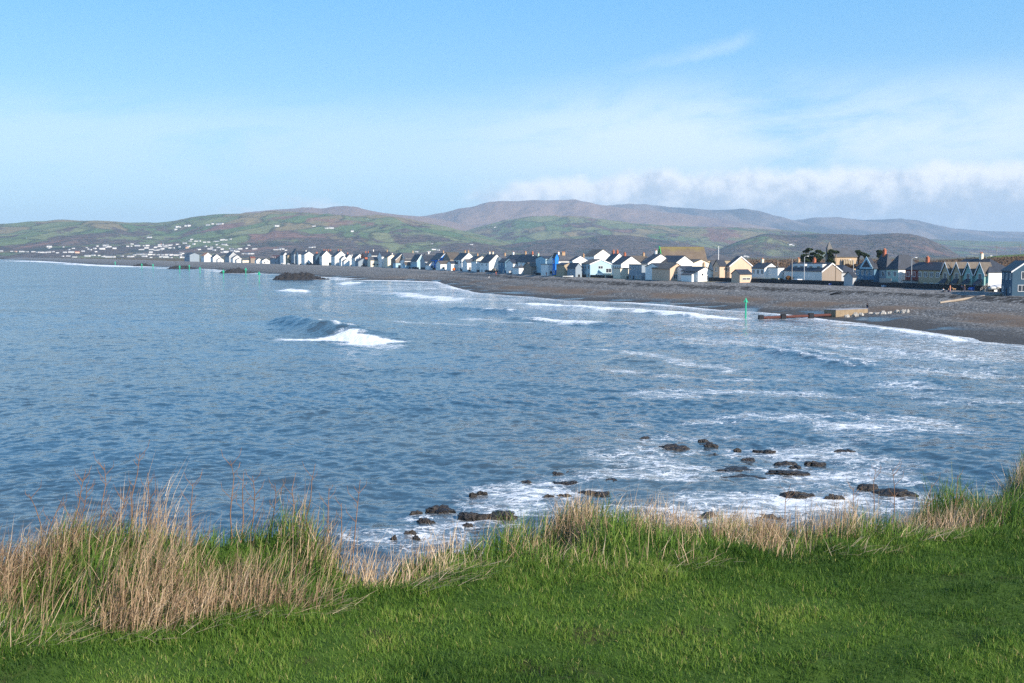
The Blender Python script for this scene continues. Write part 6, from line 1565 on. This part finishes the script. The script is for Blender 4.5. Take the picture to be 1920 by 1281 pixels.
# ------------------------------------------------------------ trees and scrub
def leaf_cloud(clumps, size, n, rs, flat=1.0):
    """small leaf cards spread through ellipsoidal clumps: (x, y, z, rx, ry, rz)"""
    cc = np.array(clumps, float); wts = cc[:, 3] * cc[:, 4] * cc[:, 5]; wts /= wts.sum()
    idx = rs.choice(len(cc), n, p=wts); c = cc[idx]
    v = rs.normal(size=(n, 3)); v /= np.linalg.norm(v, axis=1)[:, None]
    rad = rs.uniform(.35, 1.05, n) ** .5
    P = c[:, :3] + v * rad[:, None] * c[:, 3:6]
    a = rs.normal(size=(n, 3)); a /= np.linalg.norm(a, axis=1)[:, None]
    b = np.cross(a, rs.normal(size=(n, 3))); b /= np.linalg.norm(b, axis=1)[:, None]
    s = size * rs.uniform(.5, 1.3, n)[:, None]
    V = np.stack([P - a * s, P + b * s * .6, P + a * s, P - b * s * .6], 1).reshape(-1, 3)
    i = np.arange(n) * 4
    return V, np.stack([i, i + 1, i + 2, i + 3], -1)
LEAF = plain('pine_foliage', (.032, .050, .022), .8, .5, .6, spec=.15)
BARE = plain('bare_twigs', (.13, .085, .055), .9, .35, .6, spec=.1)
OBUSH = plain('rusty_hedge', (.28, .14, .05), .9, .35, .8, spec=.1)
BARK = plain('dark_bark', (.055, .042, .034), .9, .3)
def tree(px, off, base_py, clumps_px, label, group, n=1500, leaf=.35, mat=None, name='pine_tree', seed=1, zb=4.0):
    """clumps in photo pixels: (px, py, half width, half height)"""
    Yt = crest_Y(px) + off; s = depth(Yt, 8) / F
    x0 = X_at(px, Yt, zb)
    root = empty(name, (x0, Yt, zb), 0, label, 'tree' if 'tree' in name else 'bush', group)
    cl = [((cx - px) * s, random.uniform(-.6, .6), Z_at(cy, Yt) - zb, max(rx * s, .4), max(rx * s * .85, .4), max(ry * s, .35)) for (cx, cy, rx, ry) in clumps_px]
    rs = np.random.default_rng(seed)
    V, Qd = leaf_cloud(cl, leaf, n, rs)
    link_mesh('crown', np_mesh('crown', V, Qd), mat or LEAF, root)
    top = max(c[2] for c in cl)
    if name.endswith('tree'):
        b = MB(); b.tube([(0, 0, -.5), (.1, 0, top * .35), (-.1, 0, top * .7), (0, 0, top)], [.42, .34, .22, .08], 8)
        for c in cl:
            zs_ = max(c[2] * .55, 1.0); b.tube([(0, 0, zs_), (c[0] * .5, c[1] * .5, (zs_ + c[2]) / 2 + .1), c[:3]], [.16, .11, .05], 5)
        b.build('trunk', BARK, root)
TG = 'dark trees around the church'
tree(1511, 45, 505, [(1516, 468, 6.5, 1.8), (1510, 472, 5, 1.6), (1524, 476, 6, 1.8), (1508, 480, 8, 2.5), (1518, 484, 9, 3), (1504, 486, 6, 3), (1512, 489, 10, 3)], 'flat topped dark pine left of the church', TG, 2600, .42, seed=2)
tree(1534, 48, 505, [(1533, 471.5, 5, 1.5), (1541, 475, 4, 1.3), (1530, 479, 5, 2), (1537, 483, 6, 2.5), (1531, 487, 7, 3)], 'smaller dark pine with a layered top beside the flat topped one', TG, 1800, .42, seed=3)
tree(1561, 60, 505, [(1558, 471, 5, 1.5), (1566, 473, 5, 1.5), (1554, 476, 4, 2.5), (1558, 482, 5, 4), (1555, 489, 5, 5), (1559, 493, 5, 4)], 'dense dark tree below the bell turret', TG, 3000, .45, seed=4)
tree(1609, 110, 495, [(1607, 472, 5, 2), (1611, 475.5, 6, 2.5), (1606, 480, 4, 3)], 'dark tree just right of the church', TG, 1300, .45, seed=5)
tree(1621, 110, 495, [(1618, 477, 5, 1.8), (1623, 480, 5, 2)], 'low dark tree second right of the church', TG, 900, .45, seed=6)
tree(1650, 60, 495, [(1648, 472, 5, 2), (1651, 475, 7, 2.5), (1650, 480, 6, 3)], 'round topped dark tree behind the pointed slate roof', TG, 1500, .42, seed=7)
tree(1592, 60, 510, [(1588, 499, 6, 4), (1597, 501, 6, 4), (1603, 499, 5, 4)], 'bare brown bush below the church windows', 'bushes', 1200, .3, BARE, 'bush', seed=8)
tree(1480, 8, 526, [(1478, 521, 5, 3.5), (1484, 523, 4, 3)], 'rust brown hedge at the left end of the white terrace', 'bushes', 1000, .22, OBUSH, 'bush', seed=9)
tree(1462, 8, 525, [(1456, 524, 5, 2), (1464, 524.5, 5, 1.8), (1449, 524, 4, 1.6)], 'dark green bush before the white flat roofed block', 'bushes', 900, .22, LEAF, 'bush', seed=10)
tree(1342, 5, 522, [(1340, 517, 4, 2.5), (1348, 519, 4, 2)], 'bare brown bush right of the small cottage gable', 'bushes', 700, .22, BARE, 'bush', seed=11)
rs = np.random.default_rng(5)
def scrub(n, pxr, Yr, hr, mat, label, size, zf, name='scrub'):
    u = (rs.uniform(*pxr, n) - 960) / F; Yv = rs.uniform(*Yr, n); xv = u * Yv
    zb_ = zf(u, Yv); hh = rs.uniform(0, 1, n) ** .7 * rs.uniform(*hr, n) * (.35 + 1.1 * fbm(xv / 25, Yv / 25, 3, 44))
    P = np.stack([xv, Yv, zb_ + hh], -1)
    a = rs.normal(size=(n, 3)); a /= np.linalg.norm(a, axis=1)[:, None]; b = np.cross(a, rs.normal(size=(n, 3))); b /= np.linalg.norm(b, axis=1)[:, None]
    s = size * rs.uniform(.5, 1.4, n)[:, None]
    V = np.stack([P - a * s, P + b * s * .7, P + a * s, P - b * s * .7], 1).reshape(-1, 3); i = np.arange(n) * 4
    tag(link_mesh(name, np_mesh(name, V, np.stack([i, i + 1, i + 2, i + 3], -1)), mat), kind='stuff', label=label)
scrub(60000, (1120, 1720), (800, 1500), (1.5, 5.5), BARE, 'brown bog scrub behind the houses', .7, lambda u, y: y * 0 + 4.0)
scrub(40000, (1690, 2050), (540, 760), (.4, 2.6), BARE, 'brown winter scrub on the near slope at the right', .4, lambda u, y: LAYERS['bank'][0](u, y), 'scrub')
